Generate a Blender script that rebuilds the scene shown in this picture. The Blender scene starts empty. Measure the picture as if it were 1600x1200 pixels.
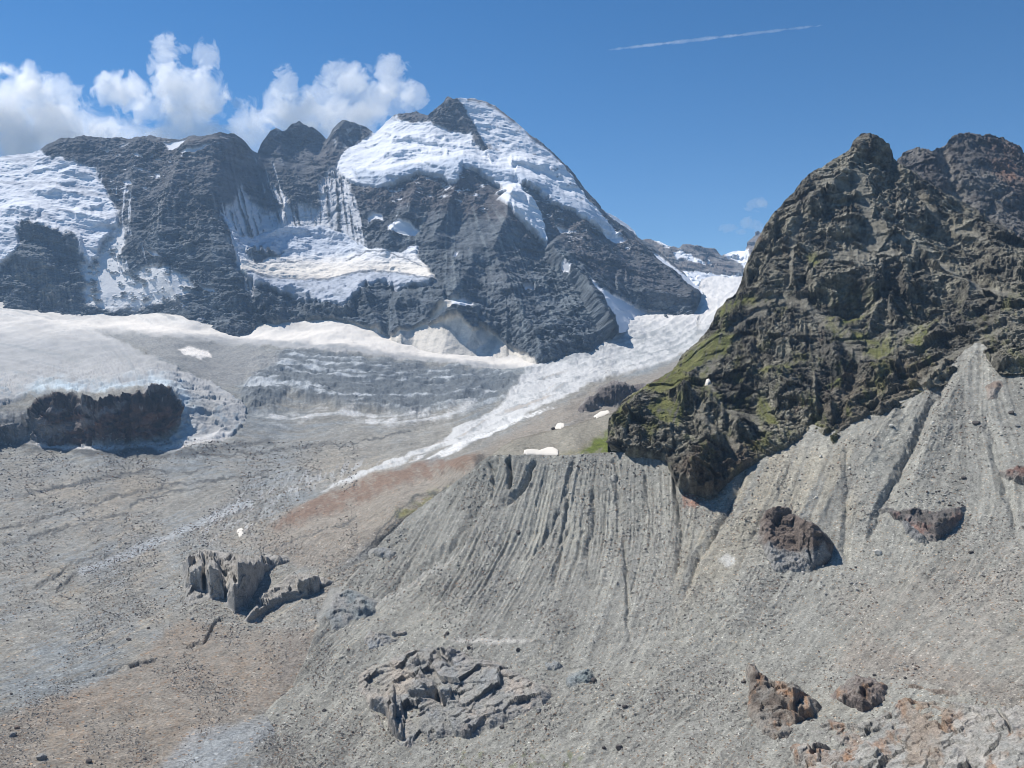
import bpy, math, random, time
import numpy as np
T0 = time.time()
C = bpy.context.scene
rng = np.random.default_rng(7); random.seed(7)

# ------------------------------------------------------------------ camera, sky, sun, exposure
F = 1224.0                       # focal length in photo pixels (photo is 1600 wide)
PITCH = math.radians(-2.0)
CAM = np.array([0.0, 0.0, 230.0])
cd = bpy.data.cameras.new("camera"); cam = bpy.data.objects.new("camera", cd)
C.collection.objects.link(cam); C.camera = cam
cam.location = CAM; cam.rotation_euler = (math.pi/2 + PITCH, 0, 0)
cd.sensor_width = 36.0; cd.lens = 36.0*F/1600.0
cd.clip_start = 1.0; cd.clip_end = 60000.0

SUN_EL, SUN_AZ = math.radians(54), math.radians(-58)      # azimuth measured from +Y (view), negative = left
W = bpy.data.worlds.new("World"); C.world = W; W.use_nodes = True
wn, wl = W.node_tree.nodes, W.node_tree.links
sky = wn.new("ShaderNodeTexSky"); sky.sky_type = 'NISHITA'; sky.sun_disc = False
sky.sun_elevation = SUN_EL; sky.sun_rotation = SUN_AZ
sky.altitude = 2700; sky.air_density = 1.0; sky.dust_density = 0.1; sky.ozone_density = 1.0
bg = wn["Background"]; bg.inputs[1].default_value = 0.095
hs = wn.new('ShaderNodeHueSaturation'); hs.inputs['Saturation'].default_value = 1.36; wl.new(sky.outputs[0], hs.inputs['Color']); wl.new(hs.outputs[0], bg.inputs[0])

sd = bpy.data.lights.new("sun", 'SUN'); sd.energy = 5.0; sd.angle = math.radians(0.53); sd.color = (1.0, 0.955, 0.89)
sun = bpy.data.objects.new("sun", sd); C.collection.objects.link(sun)
from mathutils import Vector
sdir = Vector((math.sin(SUN_AZ)*math.cos(SUN_EL), math.cos(SUN_AZ)*math.cos(SUN_EL), math.sin(SUN_EL)))
sun.rotation_euler = sdir.to_track_quat('Z', 'Y').to_euler(); sun.location = (0, 0, 3000)

C.view_settings.view_transform = 'Standard'; C.view_settings.look = 'None'
C.view_settings.gamma = 1.0; C.view_settings.exposure = 0.3
C.render.engine = 'CYCLES'
cy = C.cycles
cy.max_bounces = 15; cy.diffuse_bounces = 2; cy.glossy_bounces = 1; cy.transmission_bounces = 1
cy.volume_bounces = 14; cy.transparent_max_bounces = 4
cy.volume_step_rate = 1.0; cy.volume_max_steps = 128
cy.filter_width = 0.95; cy.use_denoising = True; cy.denoising_input_passes = 'RGB_ALBEDO_NORMAL'; cy.denoising_prefilter = 'ACCURATE'

# ------------------------------------------------------------------ numeric helpers
def ray_point(px, py, D):
    """photo pixel + forward distance in metres -> world point"""
    a = (np.asarray(px, float)-800)/F; b = (600-np.asarray(py, float))/F
    dy = math.cos(PITCH)-b*math.sin(PITCH); dz = math.sin(PITCH)+b*math.cos(PITCH)
    D = np.asarray(D, float)
    return np.stack([CAM[0]+a/dy*D, CAM[1]+D+0*a, CAM[2]+dz/dy*D], -1)

_perm = np.random.default_rng(11).permutation(4096).astype(np.int32)
_g = np.random.default_rng(12).normal(size=(4096, 3)); _g /= np.linalg.norm(_g, axis=1)[:, None]; _g = _g.astype(np.float32)
_gx, _gy, _gz = (np.ascontiguousarray(_g[:, k]) for k in range(3))
_r = np.random.default_rng(13).random((4096, 4)).astype(np.float32)
_r0, _r1, _r2, _r3 = (np.ascontiguousarray(_r[:, k]) for k in range(4))
from concurrent.futures import ThreadPoolExecutor
POOL = ThreadPoolExecutor(4)
def par(fn, arrs, nout=1, chunk=12288):
    """run fn on flat chunks of the arrays, on all cores"""
    n = len(arrs[0]); outs = [np.empty(n, np.float32) for _ in range(nout)]
    def job(a):
        r = fn(*[x[a:a+chunk] for x in arrs])
        if nout == 1: outs[0][a:a+chunk] = r
        else:
            for o, q in zip(outs, r): o[a:a+chunk] = q
    list(POOL.map(job, range(0, n, chunk)))
    return outs[0] if nout == 1 else outs
def _noise(x, y, z):
    fx, fy, fz = np.floor(x), np.floor(y), np.floor(z)
    i, j, k = fx.astype(np.int32), fy.astype(np.int32), fz.astype(np.int32)
    x, y, z = x-fx, y-fy, z-fz
    u, v, w = x*x*x*(x*(x*6-15)+10), y*y*y*(y*(y*6-15)+10), z*z*z*(z*(z*6-15)+10)
    out = np.zeros_like(x)
    for a in (0, 1):
        h0 = _perm.take((i+a) & 4095); wa = u if a else 1-u
        for b in (0, 1):
            h1 = _perm.take((h0+j+b) & 4095); wb = wa*(v if b else 1-v)
            for c in (0, 1):
                h = _perm.take((h1+k+c) & 4095)
                out += wb*(w if c else 1-w)*(_gx.take(h)*(x-a)+_gy.take(h)*(y-b)+_gz.take(h)*(z-c))
    return out*1.6
def split3(p):
    p = np.asarray(p); s = p.shape[:-1]; return s, [np.ascontiguousarray(p[..., k], dtype=np.float32).ravel() for k in range(3)]
def fbm(p, wl, octv, gain=0.5, lac=2.03, ridged=False):
    """wl = wavelength of the first octave in the units of p"""
    s, P3 = split3(p)
    def f(x, y, z):
        out = 0; a = 1.0; tot = 0; x, y, z = x/np.float32(wl), y/np.float32(wl), z/np.float32(wl)
        for o in range(octv):
            n = _noise(x+np.float32(o*17.3), y+np.float32(o*17.3), z+np.float32(o*17.3))
            if ridged: n = 1-2*np.abs(n)
            out = out+np.float32(a)*n; tot += a; a *= gain; x, y, z = x*np.float32(lac), y*np.float32(lac), z*np.float32(lac)
        return out/np.float32(tot)
    return par(f, P3).reshape(s)
def facets(p, wl, k=0.55):
    """blocky rock: every voronoi cell is its own tilted plane"""
    s, P3 = split3(p)
    def fn(x, y, z):
        x, y, z = x/np.float32(wl), y/np.float32(wl), z/np.float32(wl)
        fx, fy, fz = np.floor(x), np.floor(y), np.floor(z); i, j, l = fx.astype(np.int32), fy.astype(np.int32), fz.astype(np.int32)
        x, y, z = x-fx, y-fy, z-fz
        best = np.full(x.shape, 9e9, np.float32); bh = np.zeros(x.shape, np.int32); bx = np.zeros_like(x); by = np.zeros_like(x); bz = np.zeros_like(x)
        for a in (-1, 0, 1):
            h0 = _perm.take((i+a) & 4095)
            for b in (-1, 0, 1):
                h1 = _perm.take((h0+j+b) & 4095)
                for c in (-1, 0, 1):
                    h = _perm.take((h1+l+c) & 4095)
                    dx, dy, dz = x-a-_r0.take(h), y-b-_r1.take(h), z-c-_r2.take(h)
                    dd = dx*dx+dy*dy+dz*dz; m = dd < best
                    np.copyto(best, dd, where=m); np.copyto(bh, h, where=m); np.copyto(bx, dx, where=m); np.copyto(by, dy, where=m); np.copyto(bz, dz, where=m)
        g = (bh*7+3) & 4095
        return (_r3.take(bh)-0.5)+np.float32(k*2)*(bx*_gx.take(g)+by*_gy.take(g)+bz*_gz.take(g))
    return par(fn, P3).reshape(s)
def sstep(a, b, x):
    t = np.clip((x-a)/(b-a), 0, 1); return t*t*(3-2*t)
def sdf(px, py, poly):
    """signed distance in px, negative inside"""
    poly = np.asarray(poly, np.float32); n = len(poly); shp = px.shape
    def f(X, Y):
        d = np.full(X.shape, 1e9, np.float32); ins = np.zeros(X.shape, bool)
        for i in range(n):
            x0, y0 = poly[i]; x1, y1 = poly[(i+1) % n]; ex, ey = x1-x0, y1-y0; ax, ay = X-x0, Y-y0
            t = np.clip((ax*ex+ay*ey)/(ex*ex+ey*ey+np.float32(1e-9)), 0, 1)
            d = np.minimum(d, (ax-t*ex)**2+(ay-t*ey)**2)
            ins ^= ((y0 > Y) != (y1 > Y)) & (ax < ay*(ex/(ey if abs(ey) > 1e-9 else np.float32(1e-9))))
        d = np.sqrt(d); return np.where(ins, -d, d)
    return par(f, [np.asarray(px, np.float32).ravel(), np.asarray(py, np.float32).ravel()]).reshape(shp)
def ldist(px, py, line):
    """distance to a polyline, signed side, and 0..1 along it (far points are skipped)"""
    line = np.asarray(line, np.float32); n = len(line)-1; shp = px.shape
    X = np.asarray(px, np.float32).ravel(); Y = np.asarray(py, np.float32).ravel()
    D_, S_, A_ = np.full(X.shape, 999, np.float32), np.zeros(X.shape, np.float32), np.zeros(X.shape, np.float32)
    near = np.flatnonzero((X > line[:, 0].min()-80) & (X < line[:, 0].max()+80) & (Y > line[:, 1].min()-80) & (Y < line[:, 1].max()+80))
    def f(X, Y):
        d = np.full(X.shape, 1e12, np.float32); sgn = np.zeros_like(X); al = np.zeros_like(X)
        for i in range(n):
            x0, y0 = line[i]; x1, y1 = line[i+1]; ex, ey = x1-x0, y1-y0; ax, ay = X-x0, Y-y0
            t = np.clip((ax*ex+ay*ey)/(ex*ex+ey*ey+np.float32(1e-9)), 0, 1)
            dd = (ax-t*ex)**2+(ay-t*ey)**2; m = dd < d
            d = np.where(m, dd, d); sgn = np.where(m, -np.sign(ex*ay-ey*ax), sgn); al = np.where(m, (i+t)/n, al)
        return np.sqrt(d), sgn, al
    if len(near):
        a, b, c = par(f, [X[near], Y[near]], 3); D_[near] = a; S_[near] = b; A_[near] = c
    return D_.reshape(shp), S_.reshape(shp), A_.reshape(shp)
def curve(pts, x):
    p = np.asarray(sorted(pts), float); return np.interp(x, p[:, 0], p[:, 1])
def tps(ctrl, smooth=0.0):
    """thin-plate interpolation of log(distance) over photo pixels"""
    c = np.asarray(ctrl, float); X = c[:, :2]/400.0; v = np.log(c[:, 2]); n = len(c)
    def K(r2): return np.where(r2 > 1e-12, 0.5*r2*np.log(np.maximum(r2, 1e-12)), 0)
    A = np.zeros((n+3, n+3)); r2 = ((X[:, None]-X[None])**2).sum(-1)
    A[:n, :n] = K(r2)+np.eye(n)*smooth; A[:n, n] = 1; A[:n, n+1:] = X; A[n, :n] = 1; A[n+1:, :n] = X.T
    w = np.linalg.solve(A, np.concatenate([v, [0, 0, 0]]))
    def f(px, py):
        px = np.asarray(px, float); py = np.asarray(py, float)
        out = np.empty(px.size); xx = px.ravel()/400; yy = py.ravel()/400
        def job(a):
            x = xx[a:a+8192]; y = yy[a:a+8192]; o = w[n]+w[n+1]*x+w[n+2]*y
            for i in range(n):
                r2 = (x-X[i, 0])**2+(y-X[i, 1])**2+1e-12; o += (0.5*w[i])*r2*np.log(r2)
            out[a:a+8192] = np.exp(o)
        list(POOL.map(job, range(0, px.size, 8192)))
        return out.reshape(px.shape)
    return f
def rnd_field(shape, seed): return np.random.default_rng(seed).random(shape).astype(np.float32)
def streaks(box, flow, seed, step=2.0, length=40, blur=1):
    """line-integral convolution: noise smeared along a flow direction. returns a sampler over photo px, ~N(0,1)"""
    x0, y0, x1, y1 = box; nx = int((x1-x0)/step)+1; ny = int((y1-y0)/step)+1
    step = float(step); gx, gy = np.meshgrid(x0+np.arange(nx)*step, y0+np.arange(ny)*step)
    n = rnd_field((ny, nx), seed)
    for _ in range(blur):
        n = (n+np.roll(n, 1, 0)+np.roll(n, -1, 0)+np.roll(n, 1, 1)+np.roll(n, -1, 1))/5
    c = np.asarray(flow, float); vx = np.zeros_like(gx); vy = np.zeros_like(gx); ws = 0
    for fx, fy, dx, dy in c:
        w = 1/(((gx-fx)**2+(gy-fy)**2)/1e4+0.05)**1.5; l = math.hypot(dx, dy)
        vx += w*dx/l; vy += w*dy/l
    l = np.hypot(vx, vy)+1e-9; vx /= l; vy /= l
    def samp(img, i, j):
        i = np.clip(i, 0, ny-1.001); j = np.clip(j, 0, nx-1.001)
        a = i.astype(int); b = j.astype(int); u = i-a; v = j-b
        return (img[a, b]*(1-u)*(1-v)+img[a+1, b]*u*(1-v)+img[a, b+1]*(1-u)*v+img[a+1, b+1]*u*v)
    acc = n.copy(); J, I = np.meshgrid(np.arange(nx, dtype=float), np.arange(ny, dtype=float))
    for s in (1, -1):
        i = I.copy(); j = J.copy()
        for k in range(length//2):
            ii = np.clip(np.rint(i), 0, ny-1).astype(int); jj = np.clip(np.rint(j), 0, nx-1).astype(int)
            i = i+s*vy[ii, jj]; j = j+s*vx[ii, jj]
            acc += samp(n, i, j)
    acc = (acc-acc.mean())/acc.std()
    def f(px, py): return samp(acc, (np.asarray(py)-y0)/step, (np.asarray(px)-x0)/step)
    return f
def col(r, g, b): return np.array([r, g, b])
def mix(c, new, m):
    m = np.clip(m, 0, 1)[..., None]; return c*(1-m)+np.asarray(new)*m

# ------------------------------------------------------------------ materials
def nd(t, ty, **kw):
    n = t.nodes.new(ty)
    for k, v in kw.items(): setattr(n, k, v)
    return n
def terrain_mat(name, fine, speck=0.0, contrast=0.35, bump=0.5, stretch=(1, 1, 1), rough=0.95, bumpdist=None):
    """fine = wavelength in metres of the smallest grain worth drawing. Base colour comes from the 'tint' attribute
    times grain; 'soft' (snow, ice) quietens the grain"""
    m = bpy.data.materials.new(name); m.use_nodes = True; t = m.node_tree; L = t.links
    bs = t.nodes["Principled BSDF"]; bs.inputs["Roughness"].default_value = rough
    bs.inputs["Specular IOR Level"].default_value = 0.15
    at = nd(t, "ShaderNodeAttribute", attribute_name="tint"); so = nd(t, "ShaderNodeAttribute", attribute_name="soft")
    geo = nd(t, "ShaderNodeNewGeometry"); mp = nd(t, "ShaderNodeMapping"); mp.inputs["Scale"].default_value = stretch
    L.new(geo.outputs["Position"], mp.inputs[0])
    n1 = nd(t, "ShaderNodeTexNoise"); n1.inputs["Scale"].default_value = 1/(fine*6); n1.inputs["Detail"].default_value = 7; n1.inputs["Roughness"].default_value = 0.72
    L.new(mp.outputs[0], n1.inputs["Vector"])
    n2 = nd(t, "ShaderNodeTexNoise"); n2.inputs["Scale"].default_value = 1/fine; n2.inputs["Detail"].default_value = 3; n2.inputs["Roughness"].default_value = 0.6
    L.new(mp.outputs[0], n2.inputs["Vector"])
    def math_(op, a, b=None, c=None, clamp=False):
        x = nd(t, "ShaderNodeMath", operation=op, use_clamp=clamp)
        for i, v in enumerate((a, b, c)):
            if v is None: continue
            if isinstance(v, (int, float)): x.inputs[i].default_value = v
            else: L.new(v, x.inputs[i])
        return x.outputs[0]
    inv = math_('MULTIPLY_ADD', so.outputs["Fac"], -0.85, 1.0)
    g = math_('ADD', math_('MULTIPLY', math_('SUBTRACT', n1.outputs["Fac"], 0.5), 2.6*contrast), math_('MULTIPLY', math_('SUBTRACT', n2.outputs["Fac"], 0.5), 2.6*contrast))
    g = math_('MULTIPLY_ADD', math_('MULTIPLY', g, inv), 1.0, 1.0)
    g = math_('MAXIMUM', g, 0.15)
    mul = nd(t, "ShaderNodeVectorMath", operation='SCALE'); L.new(at.outputs["Color"], mul.inputs[0]); L.new(g, mul.inputs["Scale"])
    out = mul.outputs[0]
    if speck > 0:
        vo = nd(t, "ShaderNodeTexVoronoi"); vo.inputs["Scale"].default_value = 1/(fine*1.6); L.new(mp.outputs[0], vo.inputs["Vector"])
        sp = nd(t, "ShaderNodeSeparateColor"); L.new(vo.outputs["Color"], sp.inputs[0])
        near = math_('LESS_THAN', vo.outputs["Distance"], 0.38)
        lite = math_('MULTIPLY', math_('MULTIPLY', math_('GREATER_THAN', sp.outputs[0], 0.93), near), inv)
        dark = math_('MULTIPLY', math_('MULTIPLY', math_('LESS_THAN', sp.outputs[0], 0.10), near), inv)
        k = math_('ADD', math_('MULTIPLY', lite, 0.9*speck), math_('MULTIPLY', dark, -0.55*speck)); k = math_('ADD', k, 1.0)
        mu = nd(t, "ShaderNodeVectorMath", operation='SCALE'); L.new(out, mu.inputs[0]); L.new(k, mu.inputs["Scale"]); out = mu.outputs[0]
        # a few stones of another kind of rock, rusty or pale
        rust = math_('MULTIPLY', math_('MULTIPLY', math_('GREATER_THAN', sp.outputs[1], 0.84), near), inv)
        mx = nd(t, "ShaderNodeMix", data_type='RGBA'); mx.blend_type = 'MULTIPLY'; L.new(math_('MULTIPLY', rust, 0.8), mx.inputs[0]); L.new(out, mx.inputs[6]); mx.inputs[7].default_value = (1.08, 0.84, 0.66, 1); out = mx.outputs[2]
    L.new(out, bs.inputs["Base Color"])
    bp = nd(t, "ShaderNodeBump"); bp.inputs["Strength"].default_value = bump; bp.inputs["Distance"].default_value = bumpdist or fine*0.8
    h = math_('ADD', n2.outputs["Fac"], math_('MULTIPLY', n1.outputs["Fac"], 2.0)); h = math_('MULTIPLY', h, inv)
    L.new(h, bp.inputs["Height"]); L.new(bp.outputs[0], bs.inputs["Normal"])
    return m

# ------------------------------------------------------------------ mesh helpers
def tag(o, label=None, cat=None, group=None, kind=None):
    if label: o["label"] = label
    if cat: o["category"] = cat
    if group: o["group"] = group
    if kind: o["kind"] = kind
    return o
def raw_mesh(name, V, Q, mat, tint=None, soft=None, smooth=True, parent=None):
    me = bpy.data.meshes.new(name); V = np.asarray(V, np.float32); Q = np.asarray(Q, np.int32)
    me.vertices.add(len(V)); me.vertices.foreach_set("co", V.ravel())
    k = Q.shape[1]
    me.loops.add(Q.size); me.loops.foreach_set("vertex_index", Q.ravel())
    me.polygons.add(len(Q)); me.polygons.foreach_set("loop_start", np.arange(len(Q), dtype=np.int32)*k)
    me.polygons.foreach_set("loop_total", np.full(len(Q), k, np.int32))
    me.polygons.foreach_set("use_smooth", np.full(len(Q), smooth))
    if tint is not None:
        a = me.attributes.new("tint", 'FLOAT_COLOR', 'POINT')
        a.data.foreach_set("color", np.concatenate([np.clip(tint, 0, 1), np.ones((len(V), 1))], 1).astype(np.float32).ravel())
    if soft is not None:
        a = me.attributes.new("soft", 'FLOAT', 'POINT'); a.data.foreach_set("value", np.clip(soft, 0, 1).astype(np.float32))
    me.update(calc_edges=True); me.materials.append(mat)
    o = bpy.data.objects.new(name, me); C.collection.objects.link(o)
    if parent: o.parent = parent
    return o
def grid_quads(nr, nc, keep=None):
    idx = np.arange(nr*nc).reshape(nr, nc)
    q = np.stack([idx[:-1, :-1], idx[:-1, 1:], idx[1:, 1:], idx[1:, :-1]], -1).reshape(-1, 4)
    if keep is not None:
        k = keep.reshape(-1); q = q[k[q].any(1)]
    return q
def normals(P):
    du = np.gradient(P, axis=1); dv = np.gradient(P, axis=0)
    n = np.cross(du, dv); n /= np.linalg.norm(n, axis=-1, keepdims=True)+1e-9
    return n
def blur2(a, k):
    for _ in range(k):
        a = np.concatenate([a[:1], a, a[-1:]], 0); a = (a[:-2]+2*a[1:-1]+a[2:])/4
        a = np.concatenate([a[:, :1], a, a[:, -1:]], 1); a = (a[:, :-2]+2*a[:, 1:-1]+a[:, 2:])/4
    return a
def cliffs(px, py, D0, mask, over=0.0, decay=1.2, cap=1e9):
    """turn the masked areas into upright rock faces: forward distance stays put while climbing them, and the ground
    above each lip lies flatter until it meets the old slope again. rows run upwards"""
    off = np.zeros_like(D0); dD = np.zeros_like(D0); dD[1:] = D0[1:]-D0[:-1]; dp = np.zeros_like(D0); dp[1:] = np.abs(py[1:]-py[:-1]); o = off[0].copy()
    for i in range(1, len(D0)):
        m = mask[i]; g = np.maximum(dD[i], 0)
        o = np.clip(o+m*g*(1+over)-(1-m)*g*decay, 0, cap); off[i] = o
    return blur2(off, 1)
def union(px, py, polys, feather=2, amp=5, wl=16, seed=0):
    m = np.zeros(px.shape, np.float32)
    for i, p in enumerate(polys): m = np.maximum(m, pmask(px, py, p, feather, amp, wl, seed+i))
    return m
SURF = {}; FULL = []
def sheet(name, x0, x1, nc, nr, top, bot, D, relief, paint, mat, back=0, back_step=60, back_drop=0.9, ext=None, ext_rows=24, walls=None, cap=1e9, jag=0.0, toward=0.0, wide=(0, 0)):
    """a piece of terrain: columns run across, rows from its foot to its crest; 'back' adds rows going down the far side"""
    xs = np.linspace(x0, x1, nc)
    if wide[0]: xs = np.concatenate([np.linspace(x0-wide[0], x0, 60, endpoint=False), xs])      # coarser ground beyond the view
    if wide[1]: xs = np.concatenate([xs, np.linspace(x1+wide[1], x1, 60, endpoint=False)[::-1]])
    t = curve(top, xs); b = curve(bot, xs); q1 = np.stack([xs, xs*0+3.3, xs*0], -1); t = t+jag*2.2*fbm(q1, 16, 5, .68)
    v = np.linspace(0, 1, nr)[:, None]
    py = b[None]+(t-b)[None]*v; px = np.broadcast_to(xs[None], py.shape).copy()
    if ext is not None:
        e = np.linspace(0, 1, ext_rows, endpoint=False)[:, None]**0.6
        pe = ext+(b[None]-ext)*e; py = np.concatenate([pe, py], 0); px = np.concatenate([np.broadcast_to(xs[None], pe.shape), px], 0)
    D0 = D(np.clip(px, x0, x1), py)
    P = ray_point(px, py, D0); n = blur2(normals(P), 3)
    if walls is not None: P = ray_point(px, py, D0-cliffs(px, py, D0, walls(px, py), 0, 1.2, cap))
    n /= np.linalg.norm(n, axis=-1, keepdims=True)
    flip = (n*(CAM-P)).sum(-1) < 0; n[flip] *= -1
    d = relief(px, py, P, n)
    if toward:      # push relief mostly straight out of the face, so that ledges stay at their height
        tw = CAM-P; tw /= np.linalg.norm(tw, axis=-1, keepdims=True); k = n*(1-toward)+tw*toward; k /= np.linalg.norm(k, axis=-1, keepdims=True); d = k*(d-toward*float(np.mean(d)))[..., None]
    P2 = P+d if d.ndim == 3 else P+n*d[..., None]
    tint, soft = paint(px, py, P2, n)
    tint = np.broadcast_to(tint, P2.shape); soft = np.broadcast_to(soft, P2.shape[:2])
    SURF[name] = (px, py, P2, n)
    if back:
        rows = []; last = P2[-1]
        for k in range(1, back+1):
            q = last.copy(); q[:, 1] += back_step*k; q[:, 0] += (last[:, 0]/np.maximum(last[:, 1], 1))*back_step*k
            q[:, 2] -= back_step*back_drop*k*(0.4+0.6*k/back)
            q[:, 2] += fbm(q, back_step*3, 3)*back_step*0.35
            rows.append(q)
        P2 = np.concatenate([P2, np.array(rows)], 0)
        tint = np.concatenate([tint, np.repeat(tint[-1:], back, 0)], 0); soft = np.concatenate([soft, np.repeat(soft[-1:], back, 0)], 0)
    o = raw_mesh(name, P2.reshape(-1, 3), grid_quads(P2.shape[0], P2.shape[1]), mat, tint.reshape(-1, 3), soft.ravel())
    FULL.append((px, py)); _cache.clear(); _wc.clear()
    print("sheet", name, P2.shape[:2], round(time.time()-T0, 1))
    return o
_wc = {}
def warp(px, py, amp, wl, seed=0, octv=4):
    key = (id(px), id(py), wl, seed, octv)
    if key in _wc: _, _, a, b = _wc[key]
    else:
        q = np.stack([px, py, np.full_like(px, seed*7.7)], -1); a, b = fbm(q, wl, octv, 0.6), fbm(q+91.7, wl, octv, 0.6)
        if px.ndim == 2: _wc[key] = (px, py, a, b)
    return px+amp*a, py+amp*b
_cache = {}
def pmask(px, py, poly, feather=2.0, amp=5, wl=22, seed=0):
    key = (id(px), id(py), tuple(poly[0]), len(poly), feather, amp, wl, seed)
    if key in _cache: return _cache[key][0]
    p = np.asarray(poly, float); m = amp+feather+2; out = np.zeros(px.shape, np.float32)
    near = np.nonzero((px > p[:, 0].min()-m) & (px < p[:, 0].max()+m) & (py > p[:, 1].min()-m) & (py < p[:, 1].max()+m))
    if len(near[0]):
        wx, wy = warp(px[near], py[near], amp, wl, seed); out[near] = 1-sstep(-feather, feather, sdf(wx, wy, poly))
    _cache[key] = (out, px, py); return out

# ================================================================== THE GREAT MOUNTAIN (3 to 4.5 km away)
A_TOP = [(-160,262),(-60,250),(0,243),(40,238),(60,232),(80,220),(95,213),(112,214),(130,210),(160,214),(190,213),(205,216),(235,210),(262,216),(280,217),(300,212),(325,210),(345,205),(356,209),(365,208),(374,213),(385,222),(395,234),(404,239),
 (412,220),(422,204),(432,200),(440,206),(447,203),(455,193),(462,192),(468,188),(474,193),(483,198),(488,197),(500,207),(510,216),(516,210),(520,201),(529,193),(536,187),(548,191),(556,191),(572,197),(578,201),(584,207),(592,200),(603,188),(615,178),(628,176),(640,175),(650,172),(656,176),(668,178),(677,170),(686,163),(692,158),(697,151),(701,150),(707,157),(714,155),(722,152),(738,151),(748,155),(762,158),(775,164),(790,175),(805,187),(820,200),(832,211),(848,222),(862,234),(875,246),(888,258),(898,270),(908,283),(918,296),(928,308),(938,320),(946,327),(957,333),(970,341),(985,350),(993,358),(998,368),(1010,374),(1020,380),(1040,398),(1060,416),(1080,434),(1095,450),(1120,470),(1200,500)]
J = [(-160,470),(0,476),(50,488),(110,491),(160,498),(200,496),(250,489),(290,494),(330,506),(360,521),(375,521),(390,511),(410,508),(470,504),(520,500),(560,508),(600,525),(640,535),(700,550),(780,562),(840,568),(870,559),(920,550),(945,528),(955,510),(1000,493),(1050,490),(1080,480),(1088,462),(1095,440),(1110,434),(1200,436),(1260,436)]
A_ctrl = [(-160,262,3900),(0,243,3900),(130,210,3900),(250,212,3850),(345,205,3700),(404,239,4150),(432,200,4400),(470,190,4450),(510,216,4500),(540,190,4450),(584,207,4450),
 (640,176,4350),(700,150,4250),(740,151,4300),(800,183,4250),(860,232,4200),(910,285,4150),(950,330,4100),(1000,370,4100),(1040,398,3950),(1090,450,3500),
 (-160,470,2950),(0,476,3000),(110,491,2980),(200,496,2980),(290,494,2920),(365,521,2780),(400,508,2880),(470,504,2860),(520,500,2840),(600,525,2750),(700,550,2640),(780,562,2560),(840,566,2480),(870,559,2490),(920,550,2540),(950,515,2750),(1000,493,3050),(1050,490,3050),(1085,470,3150),
 (60,300,3550),(60,350,3250),(80,400,3150),(0,400,3150),(130,300,3600),(180,400,3230),(250,300,3500),(230,440,3060),(330,300,3400),(350,400,3120),
 (420,300,3900),(470,310,3930),(500,330,3850),(540,300,3880),(400,380,3440),(450,360,3660),(520,390,3600),(560,420,3280),(450,420,3320),(620,430,3200),(660,440,3060),(400,440,3080),(500,468,3010),(560,462,2980),
 (610,230,4130),(640,250,3980),(600,285,3780),(680,270,3740),(720,262,3780),(700,215,4080),(760,240,3980),(800,280,3760),(850,300,3720),(900,330,3700),(830,230,4080),(880,290,3920),
 (640,320,3580),(700,350,3450),(760,330,3480),(640,380,3330),(760,420,3120),(820,380,3280),(700,445,2930),(712,484,2800),(660,520,2745),(770,530,2690),(850,460,2950),(760,510,2740),(880,510,2650),(930,480,2830),
 (880,360,3520),(960,390,3600),(1010,420,3450),(980,450,3230),(1040,450,3230)]
A_D = tps(A_ctrl, 2e-4)
A_ridges = [  # polyline from top to bottom, height toward us in metres, half width on the two sides in px
 ([(355,208),(325,300),(335,350),(362,420),(378,521)], 62, 60, 40),
 ([(300,212),(270,300),(250,360),(262,430),(300,500)], 70, 30, 26),
 ([(225,215),(215,270),(205,330),(220,380)], 50, 26, 26),
 ([(432,200),(440,260),(470,310)], 60, 24, 28), ([(468,190),(490,250),(500,300)], 45, 20, 16), ([(540,188),(530,230),(515,262)], 60, 20, 22),
 ([(700,150),(720,185),(742,215),(757,240)], 60, 24, 9),
 ([(655,285),(640,330),(600,380)], 70, 22, 22), ([(722,268),(700,330),(680,370)], 75, 26, 26),
 ([(800,300),(790,345),(770,400),(800,470),(850,550)], 120, 60, 40),
 ([(740,300),(745,350),(735,420),(700,480)], 60, 30, 28),
 ([(850,385),(880,420),(912,455),(930,490),(948,522)], 150, 70, 9),
 ([(905,345),(915,375),(940,395),(980,430),(1020,460),(1080,482)], 80, 30, 26),
 ([(960,365),(985,392),(1040,425),(1083,470)], 60, 22, 12),
 ([(712,474),(706,520),(690,575)], 100, 110, 190), ([(440,500),(430,545)], 50, 50, 60), ([(560,496),(560,540)], 40, 60, 50), ([(565,455),(572,480),(590,515)], 60, 22, 16), ([(640,460),(620,490),(628,530)], 60, 20, 26), ([(720,492),(716,500),(740,525)], 45, 24, 22),
 ([(20,400),(60,410),(100,470)], 50, 30, 26),
]
S_left = [(-170,240),(0,238),(60,230),(82,243),(100,249),(130,256),(148,264),(158,288),(172,310),(186,330),(186,348),(176,362),(162,378),(152,400),(140,412),(131,405),(126,392),(122,375),(105,364),(82,356),(52,346),(30,345),(26,366),(34,382),(16,400),(0,418),(-170,430)]
S_band = [(578,214),(600,186),(618,176),(622,186),(645,192),(662,190),(672,187),(680,196),(705,203),(722,207),(735,212),(755,240),(762,236),(750,215),(738,190),(724,168),(712,150),(738,146),(768,156),(792,172),(824,202),(852,226),(872,250),(892,272),(900,290),(926,318),(948,345),(968,372),(955,370),(940,362),(925,352),(905,338),(885,327),(860,313),(842,300),(822,290),(812,292),(818,300),(836,318),(846,338),(849,356),(853,390),(843,380),(828,364),(808,348),(795,337),(782,321),(777,315),(790,310),(774,304),(786,299),(782,291),(765,282),(750,272),(737,267),(722,262),(718,284),(712,290),(700,286),(692,278),(672,274),(655,270),(645,276),(625,284),(608,292),(585,295),(562,290),(550,286),(540,280),(527,264),(530,250),(545,234),(560,222)]
S_flute = [(527,262),(542,282),(552,302),(562,330),(568,352),(574,388),(545,386),(528,345),(512,334),(498,335),(500,295),(512,272)]
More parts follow.
